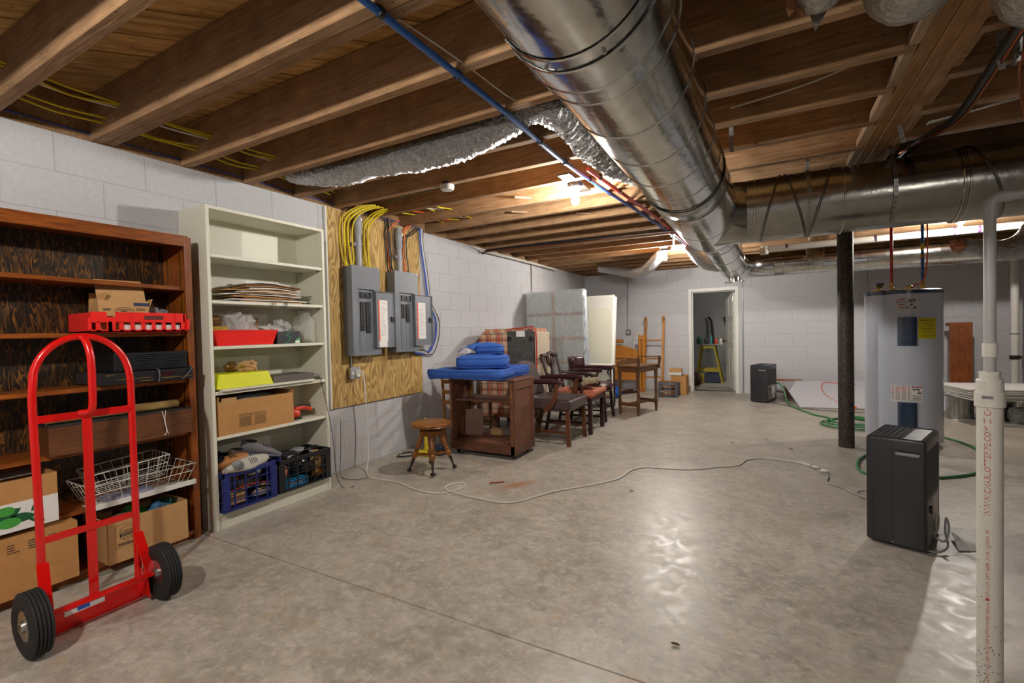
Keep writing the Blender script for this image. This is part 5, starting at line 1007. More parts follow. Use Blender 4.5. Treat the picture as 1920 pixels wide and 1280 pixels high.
# ------------------------------------------------------------------ upended plaid armchair
def plaid():
    m, nt, bs = base('red_plaid'); tc = N(nt, 'ShaderNodeTexCoord'); sp = N(nt, 'ShaderNodeSeparateXYZ'); L(nt, tc.outputs['Object'], sp.inputs[0])
    ad = N(nt, 'ShaderNodeMath', operation='ADD'); L(nt, sp.outputs[0], ad.inputs[0]); L(nt, sp.outputs[1], ad.inputs[1])
    def stripe(src, f, ph, lo):
        a = N(nt, 'ShaderNodeMath', operation='MULTIPLY_ADD'); L(nt, src, a.inputs[0]); a.inputs[1].default_value = f; a.inputs[2].default_value = ph
        s = N(nt, 'ShaderNodeMath', operation='SINE'); L(nt, a.outputs[0], s.inputs[0]); g = N(nt, 'ShaderNodeMath', operation='GREATER_THAN'); L(nt, s.outputs[0], g.inputs[0]); g.inputs[1].default_value = lo; return g.outputs[0]
    c = srgb('#c8a98a')
    for src, f, ph, lo, k, col in ((ad.outputs[0], 42, 0, .5, .6, '#b23226'), (sp.outputs[2], 42, .6, .55, .5, '#b23226'), (ad.outputs[0], 84, 1.2, .88, .7, '#2f2a3a'), (sp.outputs[2], 84, .2, .9, .6, '#2f2a3a')):
        mm = N(nt, 'ShaderNodeMath', operation='MULTIPLY'); L(nt, stripe(src, f, ph, lo), mm.inputs[0]); mm.inputs[1].default_value = k
        c = mx(nt, mm.outputs[0], c, srgb(col))
    L(nt, c, bs.inputs['Base Color']); bs.inputs['Roughness'].default_value = .9; return m
PLAID = plaid()
pc = thing('plaid_armchair', 'red plaid armchair stood on end against the left wall', 'armchair', (.46, 5.14, 0), R(7))
obj('upholstery', B().box(-.36, .36, -.3, .3, .12, 1.2), PLAID, pc, bevel=.05, seg=3)
obj('arm', B().box(-.38, -.2, -.34, .3, .1, 1.17), PLAID, pc, bevel=.05, seg=3)
obj('dust_cover', B().box(-.0, .34, -.312, -.298, .35, 1.17), mat('grey_dust_cloth', '#4a4947', .95, var=.3, nscale=8, bmp=.4), pc, bevel=.01)
obj('side_lining', B().box(.345, .372, -.305, .2, .3, 1.15), mat('cream_cloth', '#c9b8a2', .9), pc, bevel=.006); obj('red_welt', B().tube([(.02, -.31, 1.19), (.2, -.315, 1.2), (.355, -.312, 1.185), (.365, -.31, .8), (.36, -.31, .35)], .008, 6, sm=4), mat('red_welt', '#b5362c', .8), pc)
for x in (.04, .31): obj('foot', B().lathe([(.02, -.345), (.024, -.335), (.012, -.325), (.012, -.312)], (x, 0, 1.08), 14, 'y'), BLACK, pc)
obj('paper_tag', B().box(.12, .23, -.3145, -.313, 1.10, 1.17), PAPER, pc)
for x in (-.2, .2): obj('wood_leg', B().box(x-.03, x+.03, -.25, -.19, 0, .13), BRNZ, pc)
for x in (-.2, .2): obj('wood_leg', B().box(x-.03, x+.03, .19, .25, 0, .13), BRNZ, pc)
# ------------------------------------------------------------------ armchairs
LEAT = mat('taupe_leather', '#4a3b3a', .35, var=.12, nscale=8, bmp=.06); BURG = mat('burgundy_leather', '#3a1a1f', .3, var=.12, nscale=8, bmp=.06)
CHW = wood('chair_wood', '#4a2412', '#7e4a26', 2, 6, .4, 9); CHD = wood('dark_chair_wood', '#241210', '#44241c', 2, 6, .35, 9); SAL = mat('salmon_fabric', '#b0674c', .85, var=.08, bmp=.2)
def seat_mesh(a, b_, z0, z1, r_=.03): return B().box(-a, a, -b_, b_, z0, z1)
def leather_chair(loc, rz):
    t = thing('armchair', 'taupe leather armchair with curved wooden arms beside the cabinet', 'chair', loc, rz)
    a, b_ = .27, .265
    obj('seat', B().box(-a, a, -b_, b_, .35, .47), LEAT, t, bevel=.025, seg=3)
    def bk(u, v): z = .47+.37*v; x = -a+.05 - .12*v - .03*math.sin(math.pi*u); w = b_*(.92-.1*v**3); return (x, (u-.5)*2*w, z - .05*abs(u-.5)**2*4*v)
    g = B().grid(bk, 12, 8); g.v += [(p[0]-.055, p[1], p[2]) for p in g.v]; n = 13*9
    g.f += [tuple(q+n for q in reversed(f)) for f in g.f]; rim = [i*9 for i in range(13)] + [12*9+j for j in range(1, 9)] + [i*9+8 for i in range(11, -1, -1)] + [j for j in range(7, 0, -1)]
    g.f += [(rim[k], rim[(k+1) % len(rim)], rim[(k+1) % len(rim)]+n, rim[k]+n) for k in range(len(rim))]; g.fm = [0]*len(g.f)
    obj('backrest', g, LEAT, t, bevel=.012, seg=2)
    for s in (-1, 1):
        obj('leg', B().bar((a-.03, s*(b_-.03), 0), (a-.045, s*(b_-.035), .36), .04, .04), CHW, t, bevel=.004); obj('leg', B().bar((-a-.06, s*(b_-.04), 0), (-a+.03, s*(b_-.05), .36), .035, .04), CHW, t, bevel=.004)
        ar = obj('arm_support', B().tube([(.02, s*(b_+.005), .36), (.09, s*(b_+.012), .44), (.12, s*(b_+.015), .52), (.13, s*(b_+.012), .6), (.17, s*(b_+.01), .64)], [.03, .03, .026, .022, .018], 10, sm=4), CHW, t)
        obj('armrest', B().tube([(-a-.05, s*(b_-.01), .63), (-.1, s*(b_+.01), .645), (.1, s*(b_+.012), .65), (.2, s*(b_+.01), .64)], [.02, .026, .028, .02], 10, sm=4), BURG, t)
        obj('back_post', B().bar((-a+.02, s*(b_-.04), .36), (-a-.02, s*(b_-.045), .5), .03, .03), CHW, t)
        obj('stretcher', B().bar((a-.04, s*(b_-.035), .13), (-a-.02, s*(b_-.04), .13), .022, .022), CHW, t)
    obj('stretcher', B().bar((0, -b_+.035, .13), (0, b_-.035, .13), .022, .022), CHW, t)
    nb = B()
    for i in range(22): nb.lathe([(.004, 0), (.001, .003)], (a-.001, -b_+.02+i*(2*b_-.04)/21, .36), 6, 'x')
    obj('nail_trim', nb, BRASS, t)
leather_chair((1.225, 4.565, 0), 0)
def splat_chair(loc, rz):
    t = thing('dining_armchair', 'dark carved splat back armchair with salmon seat cushion', 'chair', loc, rz); a, b_ = .25, .26
    obj('seat', B().box(-a, a, -b_, b_, .36, .40), CHD, t, bevel=.004); obj('seat_cushion', B().box(-a+.01, a+.02, -b_, b_, .40, .475), SAL, t, bevel=.03, seg=3); obj('cushion_roll', B().tube([(a+.0, -b_+.03, .455), (a+.005, b_-.03, .455)], .035, 12), SAL, t)
    for s in (-1, 1):
        obj('leg', B().box(a-.045, a, s*b_-.0225-s*.0225, s*b_+.0225-s*.0225, 0, .37), CHD, t, bevel=.003); obj('leg', B().tube([(-a-.07, s*(b_-.05), 0), (-a, s*(b_-.05), .38), (-a-.03, s*(b_-.045), .6), (-a-.1, s*(b_-.03), .87)], .02, 8, sm=3), CHD, t)
        obj('arm_support', B().tube([(.1, s*(b_-.01), .4), (.14, s*b_, .5), (.1, s*b_, .6)], [.018, .016, .018], 8, sm=3), CHD, t); obj('armrest', B().tube([(-a-.05, s*(b_-.04), .66), (-.1, s*(b_-.0), .63), (.06, s*b_, .62), (.15, s*b_, .6)], [.014, .018, .018, .02], 8, sm=4), CHD, t)
        obj('stretcher', B().bar((a-.02, s*(b_-.03), .12), (-a-.04, s*(b_-.05), .12), .02, .025), CHD, t)
    obj('stretcher', B().bar((0, -b_+.04, .12), (0, b_-.04, .12), .02, .025), CHD, t)
    ct_ = []
    for i in range(9): u = i/8; ct_.append((-a-.1+.01*math.sin(math.pi*u), (u-.5)*2*(b_-.02), .86+.025*math.sin(math.pi*u)+.012*math.cos(4*math.pi*u)))
    obj('crest_rail', B().tube(ct_, [.022, .026, .028, .026, .024, .026, .028, .026, .022], 8, sm=2), CHD, t)
    for k in range(4):
        s = (k-1.5)/1.5; obj('splat', B().tube([(-a-.01, s*.05, .44), (-a-.03, s*.1, .56), (-a-.055, -s*.03, .66), (-a-.075, s*.09, .78), (-a-.095, s*.1, .86)], .011, 6, sm=5), CHD, t)
splat_chair((1.25, 5.155, 0), R(2))
cu = pillow('throw_pillow', 'floral tapestry throw pillow leaning on the salmon seat', (1.37, 5.17, .49), (.32, .32, .055), mat('tapestry', '#8b8064', .9, var=.9, nscale=16, bmp=.2), R(35), tilt=(R(-7), R(-15)), puff=.6, piping=False)
cu.location = (1.34, 5.18, .505)
def captain_chair(loc, rz):
    t = thing('captain_chair', 'burgundy leather captain chair with dark wooden spindles', 'chair', loc, rz); a, b_ = .24, .25
    obj('seat', B().lathe([(.001, .40), (.23, .40), (.262, .42), (.265, .45), (.24, .475), (.1, .488), (.001, .488)], (0,0,0), 32), BURG, t); obj('seat_frame', B().lathe([(.2, .37), (.25, .37), (.255, .40), (.2, .40)], (0,0,0), 32), CHD, t)
    rail = []
    for i in range(15): an = R(70+220*i/14); rail.append((.26*math.cos(an)-.03, .29*math.sin(an), .655))
    obj('arm_rail', B().tube([(.2, .285, .65)] + rail + [(.2, -.285, .65)], [.02]+[.022]*15+[.02], 10, sm=2), BURG, t)
    bk = B().grid(lambda u, v: ((.27+.02*v)*math.cos(R(125+110*u))-.035, (.29+.02*v)*math.sin(R(125+110*u)), .66+.15*v-.02*abs(u-.5)*2*v), 16, 4)
    o = obj('backrest', bk, BURG, t); sm_ = o.modifiers.new('solid', 'SOLIDIFY'); sm_.thickness = .04
    for i in range(1, 14, 2): p = rail[i]; obj('spindle', B().tube([(p[0]*.85, p[1]*.85, .47), (p[0]*.95, p[1]*.95, .55), (p[0], p[1], .64)], [.01, .014, .009], 8), CHD, t)
    for s in (-1, 1):
        obj('arm_support', B().tube([(.1, s*.25, .45), (.17, s*.28, .5), (.13, s*.29, .58), (.16, s*.287, .64)], .013, 8, sm=4), CHD, t)
        obj('leg', B().bar((.22, s*.21, 0), (.19, s*.18, .39), .035, .035), CHD, t, bevel=.003); obj('leg', B().bar((-.24, s*.2, 0), (-.19, s*.17, .39), .035, .035), CHD, t, bevel=.003); obj('stretcher', B().bar((.21, s*.2, .14), (-.23, s*.19, .14), .02, .02), CHD, t)
    obj('stretcher', B().bar((0, -.2, .14), (0, .2, .14), .02, .02), CHD, t)
captain_chair((1.2, 5.86, 0), R(3))
# ------------------------------------------------------------------ wash stand table, tea cart
TW = wood('table_wood', '#4e3018', '#82572f', 2, 6, .45, 9); TWX = wood('table_top_wood', '#523218', '#8a6038', 0, 6, .45, 9)
wt = thing('wash_stand', 'brown wooden wash stand table with towel rails and turned legs', 'table', (1.645, 6.483, 0), R(-15))
a, b_ = .156, .276
obj('table_top', B().box(-a-.02, a+.02, -b_-.02, b_+.02, .65, .668), TWX, wt, bevel=.003); obj('apron', B().box(-a, a, -b_, -b_+.015, .58, .65).box(-a, a, b_-.015, b_, .58, .65).box(a-.015, a, -b_, b_, .58, .65).box(-a, -a+.015, -b_, b_, .58, .65), TWX, wt)
for s in (-1, 1):
    for q in (-1, 1): obj('leg', B().lathe([(.014, 0), (.019, .05), (.021, .1), (.024, .11), (.024, .2), (.016, .22), (.02, .26), (.017, .33), (.02, .4), (.018, .45), (.024, .5), (.024, .65)], (s*(a-.02), q*(b_-.02), 0), 12), TW, wt)
obj('stretcher', B().box(-a+.02, a-.02, -b_+.01, -b_+.03, .12, .17), TWX, wt); obj('stretcher', B().box(-a+.02, a-.02, b_-.03, b_-.01, .12, .17), TWX, wt); obj('low_shelf', B().box(-.06, .06, -b_+.03, b_-.03, .135, .15), TWX, wt)
obj('splashback', B().prism([(-b_, 0), (b_, 0), (b_, .05), (b_*.6, .075), (b_*.3, .06), (0, .095), (-b_*.3, .06), (-b_*.6, .075), (-b_, .05)], (-a-.01, 0, .668), (0, 1, 0), (0, 0, 1), (1, 0, 0), .014), TW, wt, bevel=.002)
for q in (-1, 1):
    obj('rail_bracket', B().prism([(0, 0), (.03, 0), (.05, .14), (.04, .17), (.015, .17)], (a-.01, q*(b_+.022)-.007, .61), (1, 0, 0), (0, 0, 1), (0, 1, 0), .014), TW, wt); obj('towel_rail', B().cyl((-a-.01, q*(b_+.015), .765), (a+.03, q*(b_+.015), .765), .007, n=10), TW, wt)
tc_ = thing('tea_cart', 'white topped dark cart on casters behind the wash stand', 'cart', (1.02, 6.75, 0), R(5))
obj('top', B().box(-.2, .2, -.15, .15, .63, .645), PVC, tc_, bevel=.003); obj('frame', B().box(-.19, .19, -.14, .14, .57, .63), CHD, tc_); obj('low_shelf', B().box(-.19, .19, -.14, .14, .16, .175), TWX, tc_)
for s in (-1, 1):
    for q in (-1, 1): obj('leg', B().box(s*.18-.012, s*.18+.012, q*.13-.012, q*.13+.012, .045, .57), CHD, tc_); obj('caster', B().lathe([(.02, -.008), (.022, 0), (.02, .008)], (s*.18, q*.13, .022), 14, 'x').box(s*.18-.008, s*.18+.008, q*.13-.008, q*.13+.008, .04, .05), BLACK, tc_)
# ------------------------------------------------------------------ box spring, mattress, bed parts
def film():
    m, nt, bs = base('cloudy_plastic_film'); n = N(nt, 'ShaderNodeTexNoise'); L(nt, coords(nt, (3, 3, 1.5)), n.inputs[0]); n.inputs['Detail'].default_value = 2; n.inputs['Distortion'].default_value = 1
    bs.inputs['Base Color'].default_value = srgb('#dde3ea'); bs.inputs['Roughness'].default_value = .3
    L(nt, ramp(nt, n.outputs[0], [(.3, (.25,)*3+(1,)), (.75, (.5,)*3+(1,))]), bs.inputs['Alpha']); bump(nt, bs, n.outputs[0], .25, .02); return m
FILM = film()
bx = thing('box_spring', 'box spring in cloudy plastic film standing by the left wall', 'box spring', (.50, 6.32, 0), R(0))
SP = mat('spring_cloth', '#c3cbc6', .9); SLAT = wood('spruce_slat', '#b08a68', '#cfae8c', 2, 5, .7, 9)
obj('cloth_box', B().box(-.44, .44, -.05, .07, .02, 1.73), SP, bx, bevel=.01)
for x in (-.02,): obj('slat', B().box(x-.02, x+.02, -.062, -.05, .03, 1.72), SLAT, bx)
for z in (.35, .7, 1.05, 1.4): obj('slat', B().box(-.43, .43, -.058, -.05, z-.02, z+.02), SLAT, bx)
obj('plastic_film', B().box(-.455, .455, -.075, .085, .0, 1.75), FILM, bx, bevel=.015, seg=2)
fl = B()
for i in range(8): fl.tube([(.457, -.07+.02*math.sin(i), .25+i*.19), (.459, -.02, .3+i*.19), (.457, .05, .27+i*.19+.05*math.cos(i))], .004, 5, sm=4)
obj('blue_print', fl, mat('faded_blue_print', '#6a82c4', .5), bx)
ex = B().grid(lambda u, v: (.46+.1*u*(1.1-v)+.015*math.sin(22*u+3*v), -.06+.02*math.sin(14*u+9*v)+.03*u, .02+1.62*v), 14, 20); obj('loose_plastic', ex, FILM, bx, ang=180)
mt = thing('white_headboard', 'white upholstered panel with arched inset leaning behind the box spring', 'headboard', (.78, 7.05, 0)); mt.rotation_euler = (R(-7), 0, R(-6))
obj('panel', B().box(-.36, .36, -.04, .04, 0, 1.72), WHITE, mt, bevel=.035, seg=3)
arc = [(-.1, .1), (.31, .1)] + [(.31-.1*(1-math.cos(R(a_))), 1.42+.1*math.sin(R(a_))) for a_ in range(0, 91, 15)] + [(.0-.1*math.sin(R(a_)), 1.42+.1*math.cos(R(a_))) for a_ in range(0, 91, 15)]
obj('arched_inset', B().prism(arc, (0, -.044, 0), (1, 0, 0), (0, 0, 1), (0, 1, 0), .006), CREAM, mt, bevel=.002)
PINE = wood('honey_pine', '#b06a1c', '#d2902f', 0, 4, .35, 8, bmp=.03); PINEZ = wood('honey_pine_upright', '#b06a1c', '#d2902f', 2, 4, .35, 8, bmp=.03)
hd = thing('pine_headboard', 'honey pine arched headboard against the far wall', 'headboard', (.8, 8.72, 0)); hd.rotation_euler = (R(-4), 0, 0)
ar = [(-.3, .2), (.32, .2), (.32, .74)] + [(.32-.62*i/10, .74+.12*math.sin(math.pi*(i/10*.75+.25*0+.0)) ) for i in range(1, 10)] + [(-.3, .8)]
obj('board', B().prism(ar, (0, 0, 0), (1, 0, 0), (0, 0, 1), (0, 1, 0), .022), PINE, hd, bevel=.002); obj('post', B().box(-.36, -.27, -.03, .03, 0, .9), PINEZ, hd, bevel=.003); obj('cap_rail', B().box(-.38, .02, -.045, .045, .9, .965), PINE, hd, bevel=.006)
for i, x in enumerate((1.165, 1.235)):
    tob('bed_post', B().lathe([(.028, 0), (.03, .9), (.03, .93), (.02, .94), (.034, .955), (.034, .98), (.022, .995), (.03, 1.02), (.018, 1.045), (.001, 1.05)], (x, 8.66-.03*i, 0), 14), PINEZ, ('left' if i == 0 else 'right') + ' of two pine bed posts leaning by the ladder', 'bed post')
ld = thing('bunk_ladder', 'honey pine bunk bed ladder with hooked tops by the far door', 'ladder', (1.4, 8.62, 0)); ld.rotation_euler = (R(-11), 0, 0)
for s, z0 in ((-1, 0.03), (1, .0)):
    obj('rail', B().box(s*.16-.018, s*.16+.018, -.03, .03, z0, 1.33), PINEZ, ld, bevel=.003); obj('hook', B().tube([(s*.16, 0, 1.32), (s*.16, -.005, 1.36), (s*.16+.004, -.045, 1.385), (s*.16, -.085, 1.36), (s*.16, -.09, 1.33)], .02, 10, sm=4), PINEZ, ld)
for z in (.28, .62, .96): obj('rung', B().cyl((-.16, 0, z), (.16, 0, z), .013, n=12), PINE, ld)
pass
tob('floor_boards', B().box(-.3, .3, -.05, .05, 0, .03, Tr(.98, 8.3, .001) @ Rz(R(60))).box(-.3, .3, -.04, .04, .03, .055, Tr(.95, 8.25, .001) @ Rz(R(75))), CHD, 'dark wooden bed slats lying on the floor near the headboard', 'boards', bevel=.002)
tob('blue_bag', B().blob((.98, 7.7, .1), (.1, .1, .1), 71, .3), TANKB, 'small blue bag on the floor behind the tea cart', 'bag', ang=25)
# wire crate with wood, cartons
mk = milkcrate('metal_crate', 'grey wire crate of wood scraps in front of the far wall', 1.60, 1.905, 8.04, 8.4, .001, .245, mat('grey_crate', '#5c6270', .5), 5)
for i in range(5): tob('wood_scrap', B().box(-.12, .12, -.015, .015, -.012, .012, Tr(1.75, 8.1+.05*i, .05+.04*i) @ Rz(R(-6+9*i)) @ Ry(R(4*i-8))), (PINE, SLAT, CHD, PINE, SLAT)[i], ['lowest honey', 'second pale', 'middle dark', 'fourth honey', 'top pale'][i] + ' wood stick in the wire crate', 'wood')
tob('wood_scrap', B().box(-.17, .17, -.03, .03, -.006, .006, Tr(1.76, 8.2, .255)), PINE, 'flat pine offcut lying across the wire crate', 'wood')
carton('carton', 'brown carton on the floor left of the far door', 1.75, 2.0, 8.42, 8.72, .001, .33, CARD, [('-x', .05, 1.5)])
tob('small_box', B().box(1.70, 1.92, 8.45, 8.6, .335, .39), PVC, 'flat pale box on the brown carton by the far door', 'box', bevel=.002)
tob('small_box', B().box(1.72, 1.92, 8.46, 8.58, .391, .455), CARD2, 'small tan box topmost on the stack by the far door', 'box', bevel=.002)
# ------------------------------------------------------------------ steel post
def steelmat():
    m, nt, bs = base('old_black_steel'); n = N(nt, 'ShaderNodeTexNoise'); L(nt, coords(nt, (9, 9, 5)), n.inputs[0]); n.inputs['Detail'].default_value = 8
    n2 = N(nt, 'ShaderNodeTexNoise'); L(nt, coords(nt, (60, 60, 22)), n2.inputs[0]); n2.inputs['Detail'].default_value = 4
    c = ramp(nt, n.outputs[0], [(.3, srgb('#1c1916')), (.6, srgb('#3a2f25')), (.8, srgb('#5c4630'))]); c = mx(nt, ramp(nt, n2.outputs[0], [(.58, (0,0,0,1)), (.68, (.75,)*3+(1,))]), c, srgb('#9d9a94'))
    L(nt, c, bs.inputs['Base Color']); bs.inputs['Roughness'].default_value = .55; bs.inputs['Metallic'].default_value = .2; return m
tob('steel_post', B().cyl((3.868, 5.36, 0), (3.868, 5.36, JB-.002), .064, n=32), steelmat(), 'rusty black round steel post under the girder', 'post')
# ------------------------------------------------------------------ water heater
HC = V((4.365, 5.75, 0)); HR = .294
wh = thing('water_heater', 'tall light grey electric water heater beside the steel post', 'water heater', HC)
HW = mat('heater_enamel', '#b7bdca', .3, var=.02, coat=.4)
for i in range(4):
    a = R(45+90*i); obj('support_block', B().cbox((.22*math.cos(a), .22*math.sin(a), .025), (.09, .05, .05), Rz(a)), CHW, wh)
obj('tank', B().lathe([(.001, .05), (HR-.008, .05), (HR, .058), (HR, 1.435), (HR-.004, 1.44)], (0,0,0), 64), HW, wh)
obj('top_cap', B().lathe([(HR+.003, 1.43), (HR+.003, 1.462), (HR-.01, 1.47), (.001, 1.475)], (0,0,0), 64), STEELB, wh)
vd = math.atan2(-5.75, 3.2-4.365)     # facing the viewer
def curved(name, a0, a1, z0, z1, m, off=.002, par=None, n=10):
    b = B(); rs = []
    for i in range(n+1):
        a = vd+a0+(a1-a0)*i/n; d = V((math.cos(a), math.sin(a), 0)); rs.append([d*(HR-.004)+V((0,0,z0)), d*(HR+off)+V((0,0,z0)), d*(HR+off)+V((0,0,z1)), d*(HR-.004)+V((0,0,z1))])
    return obj(name, b.rings(rs), m, par or wh, bevel=0)
def onface(b, key, ac, z, w, off):
    vs, fs = TXT[key]; b._add([V((math.cos(vd+ac+p[0]*w/HR), math.sin(vd+ac+p[0]*w/HR), 0))*(HR+off) + V((0, 0, z+p[1]*w)) for p in vs], fs)
for z0, z1 in ((.954, 1.213), (.175, .432)):
    cvp = curved('access_cover', -.115, .34, z0, z1, STEELB, .012)
    curved('raised_panel', -.03, .255, z0+.035, z1-.035, STEELB, .03, cvp)
    for z in (z0+.012, z1-.012): obj('screw', B().blob(V((math.cos(vd+.11), math.sin(vd+.11), 0))*(HR+.013)+V((0, 0, z)), (.004,)*3, 1, 0, sub=1), CHROME, cvp)
def arcbar(b, p, q, z, h):
    b.rings([[V((math.cos(vd+a), math.sin(vd+a), 0))*(HR+r_)+V((0, 0, zz)) for r_, zz in ((.001, z), (.0022, z), (.0022, z+h), (.001, z+h))] for a in (p, p+(q-p)/3, p+(q-p)*2/3, q)])
LRED = mat('label_red', '#a3262b', .4)
lb = curved('rating_label', -.14, .37, 1.276, 1.393, mat('label_grey', '#c0bdba', .4), .0015)
b = B(); onface(b, 'ruud', -.02, 1.354, .075, .0025)
for p, q, z, h in ((.15, .33, 1.368, .008), (.15, .33, 1.352, .008), (-.08, .2, 1.305, .004), (-.02, .16, 1.293, .005), (.2, .25, 1.32, .016), (.28, .33, 1.29, .02)): arcbar(b, p, q, z, h)
obj('brand_lettering', b, INK, lb); curved('red_swoosh', -.11, .09, 1.375, 1.383, LRED, .0022, lb, 4); curved('red_swoosh', -.08, .07, 1.328, 1.336, LRED, .0022, lb, 4)
lb = curved('energy_label', .385, .91, 1.013, 1.203, mat('label_yellow', '#cbbf0c', .45, var=.04), .0015)
b = B(); onface(b, 'guide', .63, 1.182, .125, .0028); onface(b, 'num', .70, 1.13, .05, .0028)
for z, p, q in ((1.155, .5, .78), (1.105, .42, .82), (1.075, .5, .74), (1.045, .45, .85), (1.03, .43, .8)): arcbar(b, p, q, z, .003)
obj('label_print', b, INK, lb)
lb = curved('warning_label', -.285, .195, .44, .588, PAPER, .0015); l2 = curved('warning_label', .21, .485, .437, .588, PAPER, .0015)
b = B()
for i in range(13): b.m = 1 if 6 < i < 12 else 0; arcbar(b, -.265, .175, .452+i*.0102, .0062)
obj('warning_print', b, [mat('label_text_grey', '#8f8a86', .5), mat('label_text_pink', '#c08078', .5)], lb)
dl = curved('danger_band', .222, .473, .566, .582, LRED, .0022, l2, 5); b = B(); onface(b, 'danger', .35, .574, .055, .003); obj('danger_lettering', b, PAPER, dl)
b = B(); arcbar(b, .24, .3, .545, .012); arcbar(b, .31, .4, .548, .012); arcbar(b, .38, .41, .535, .014)
for i in range(5): arcbar(b, .235, .44+.03*(i % 2), .447+i*.012, .004)
obj('tap_pictogram', b, INK, l2); b = B(); arcbar(b, .36, .46, .514, .014); obj('hand_pictogram', b, mat('dark_red_print', '#7a2a2c', .5), l2)
# pipes on top
obj('relief_valve', B().cyl((-.2, -.1, 1.47), (-.2, -.1, 1.5), .012).blob((-.19, -.1, 1.515), (.03, .02, .018), 2, .2).lathe([(.05, 1.47), (.05, 1.48), (.03, 1.485)], (-.2, -.08, 0), 20), BRASS, wh)
obj('valve_lever', B().cbox((-.185, -.12, 1.535), (.05, .02, .03)).cbox((-.21, -.12, 1.535), (.02, .024, .034)), BLACK, wh, bevel=.004)
obj('anode_cap', B().lathe([(.03, 1.47), (.03, 1.5), (.02, 1.51), (.001, 1.512)], (.02, -.16, 0), 12), BRASS, wh)
t = thing('hot_water_pipe', 'red water pipe rising from the water heater top', 'pipe', (4.262, 5.63, 1.475), world=True)
obj('tube', B().cyl((4.262, 5.63, 1.53), (4.262, 5.63, 2.24), .0125, n=14), PEXR, t); obj('fitting', B().lathe([(.02, 1.475), (.02, 1.5), (.016, 1.505), (.017, 1.55)], (4.262, 5.63, 0), 12).lathe([(.017, 1.76), (.017, 1.79)], (4.262, 5.63, 0), 12), BRASS, t)
t = thing('cold_water_pipe', 'blue water pipe with yellow tag rising from the water heater top', 'pipe', (4.50, 5.68, 1.475), world=True)
obj('tube', B().cyl((4.50, 5.68, 1.53), (4.50, 5.68, 2.24), .0125, n=14), PEXB, t); obj('fitting', B().lathe([(.02, 1.475), (.02, 1.5), (.016, 1.505), (.017, 1.55)], (4.5, 5.68, 0), 12).lathe([(.017, 1.77), (.017, 1.80)], (4.5, 5.68, 0), 12), BRASS, t)
obj('tag', B().lathe([(.0135, 1.84), (.0137, 1.9)], (4.5, 5.68, 0), 14, cap=False), YEL, t); obj('stripe', B().lathe([(.0135, 1.66), (.0135, 1.67)], (4.5, 5.68, 0), 14, cap=False).lathe([(.0135, 1.6), (.0135, 1.61)], (4.5, 5.68, 0), 14, cap=False), BLACK, t)
run('heater_cable', [(4.40, 5.58, 1.49), (4.43, 5.55, 1.52), (4.46, 5.58, 1.52), (4.50, 5.62, 1.58), (4.53, 5.66, 1.75), (4.535, 5.67, 1.95), (4.53, 5.67, 2.2)], .006, ORG, 'orange power cable feeding the water heater top', 'cable')
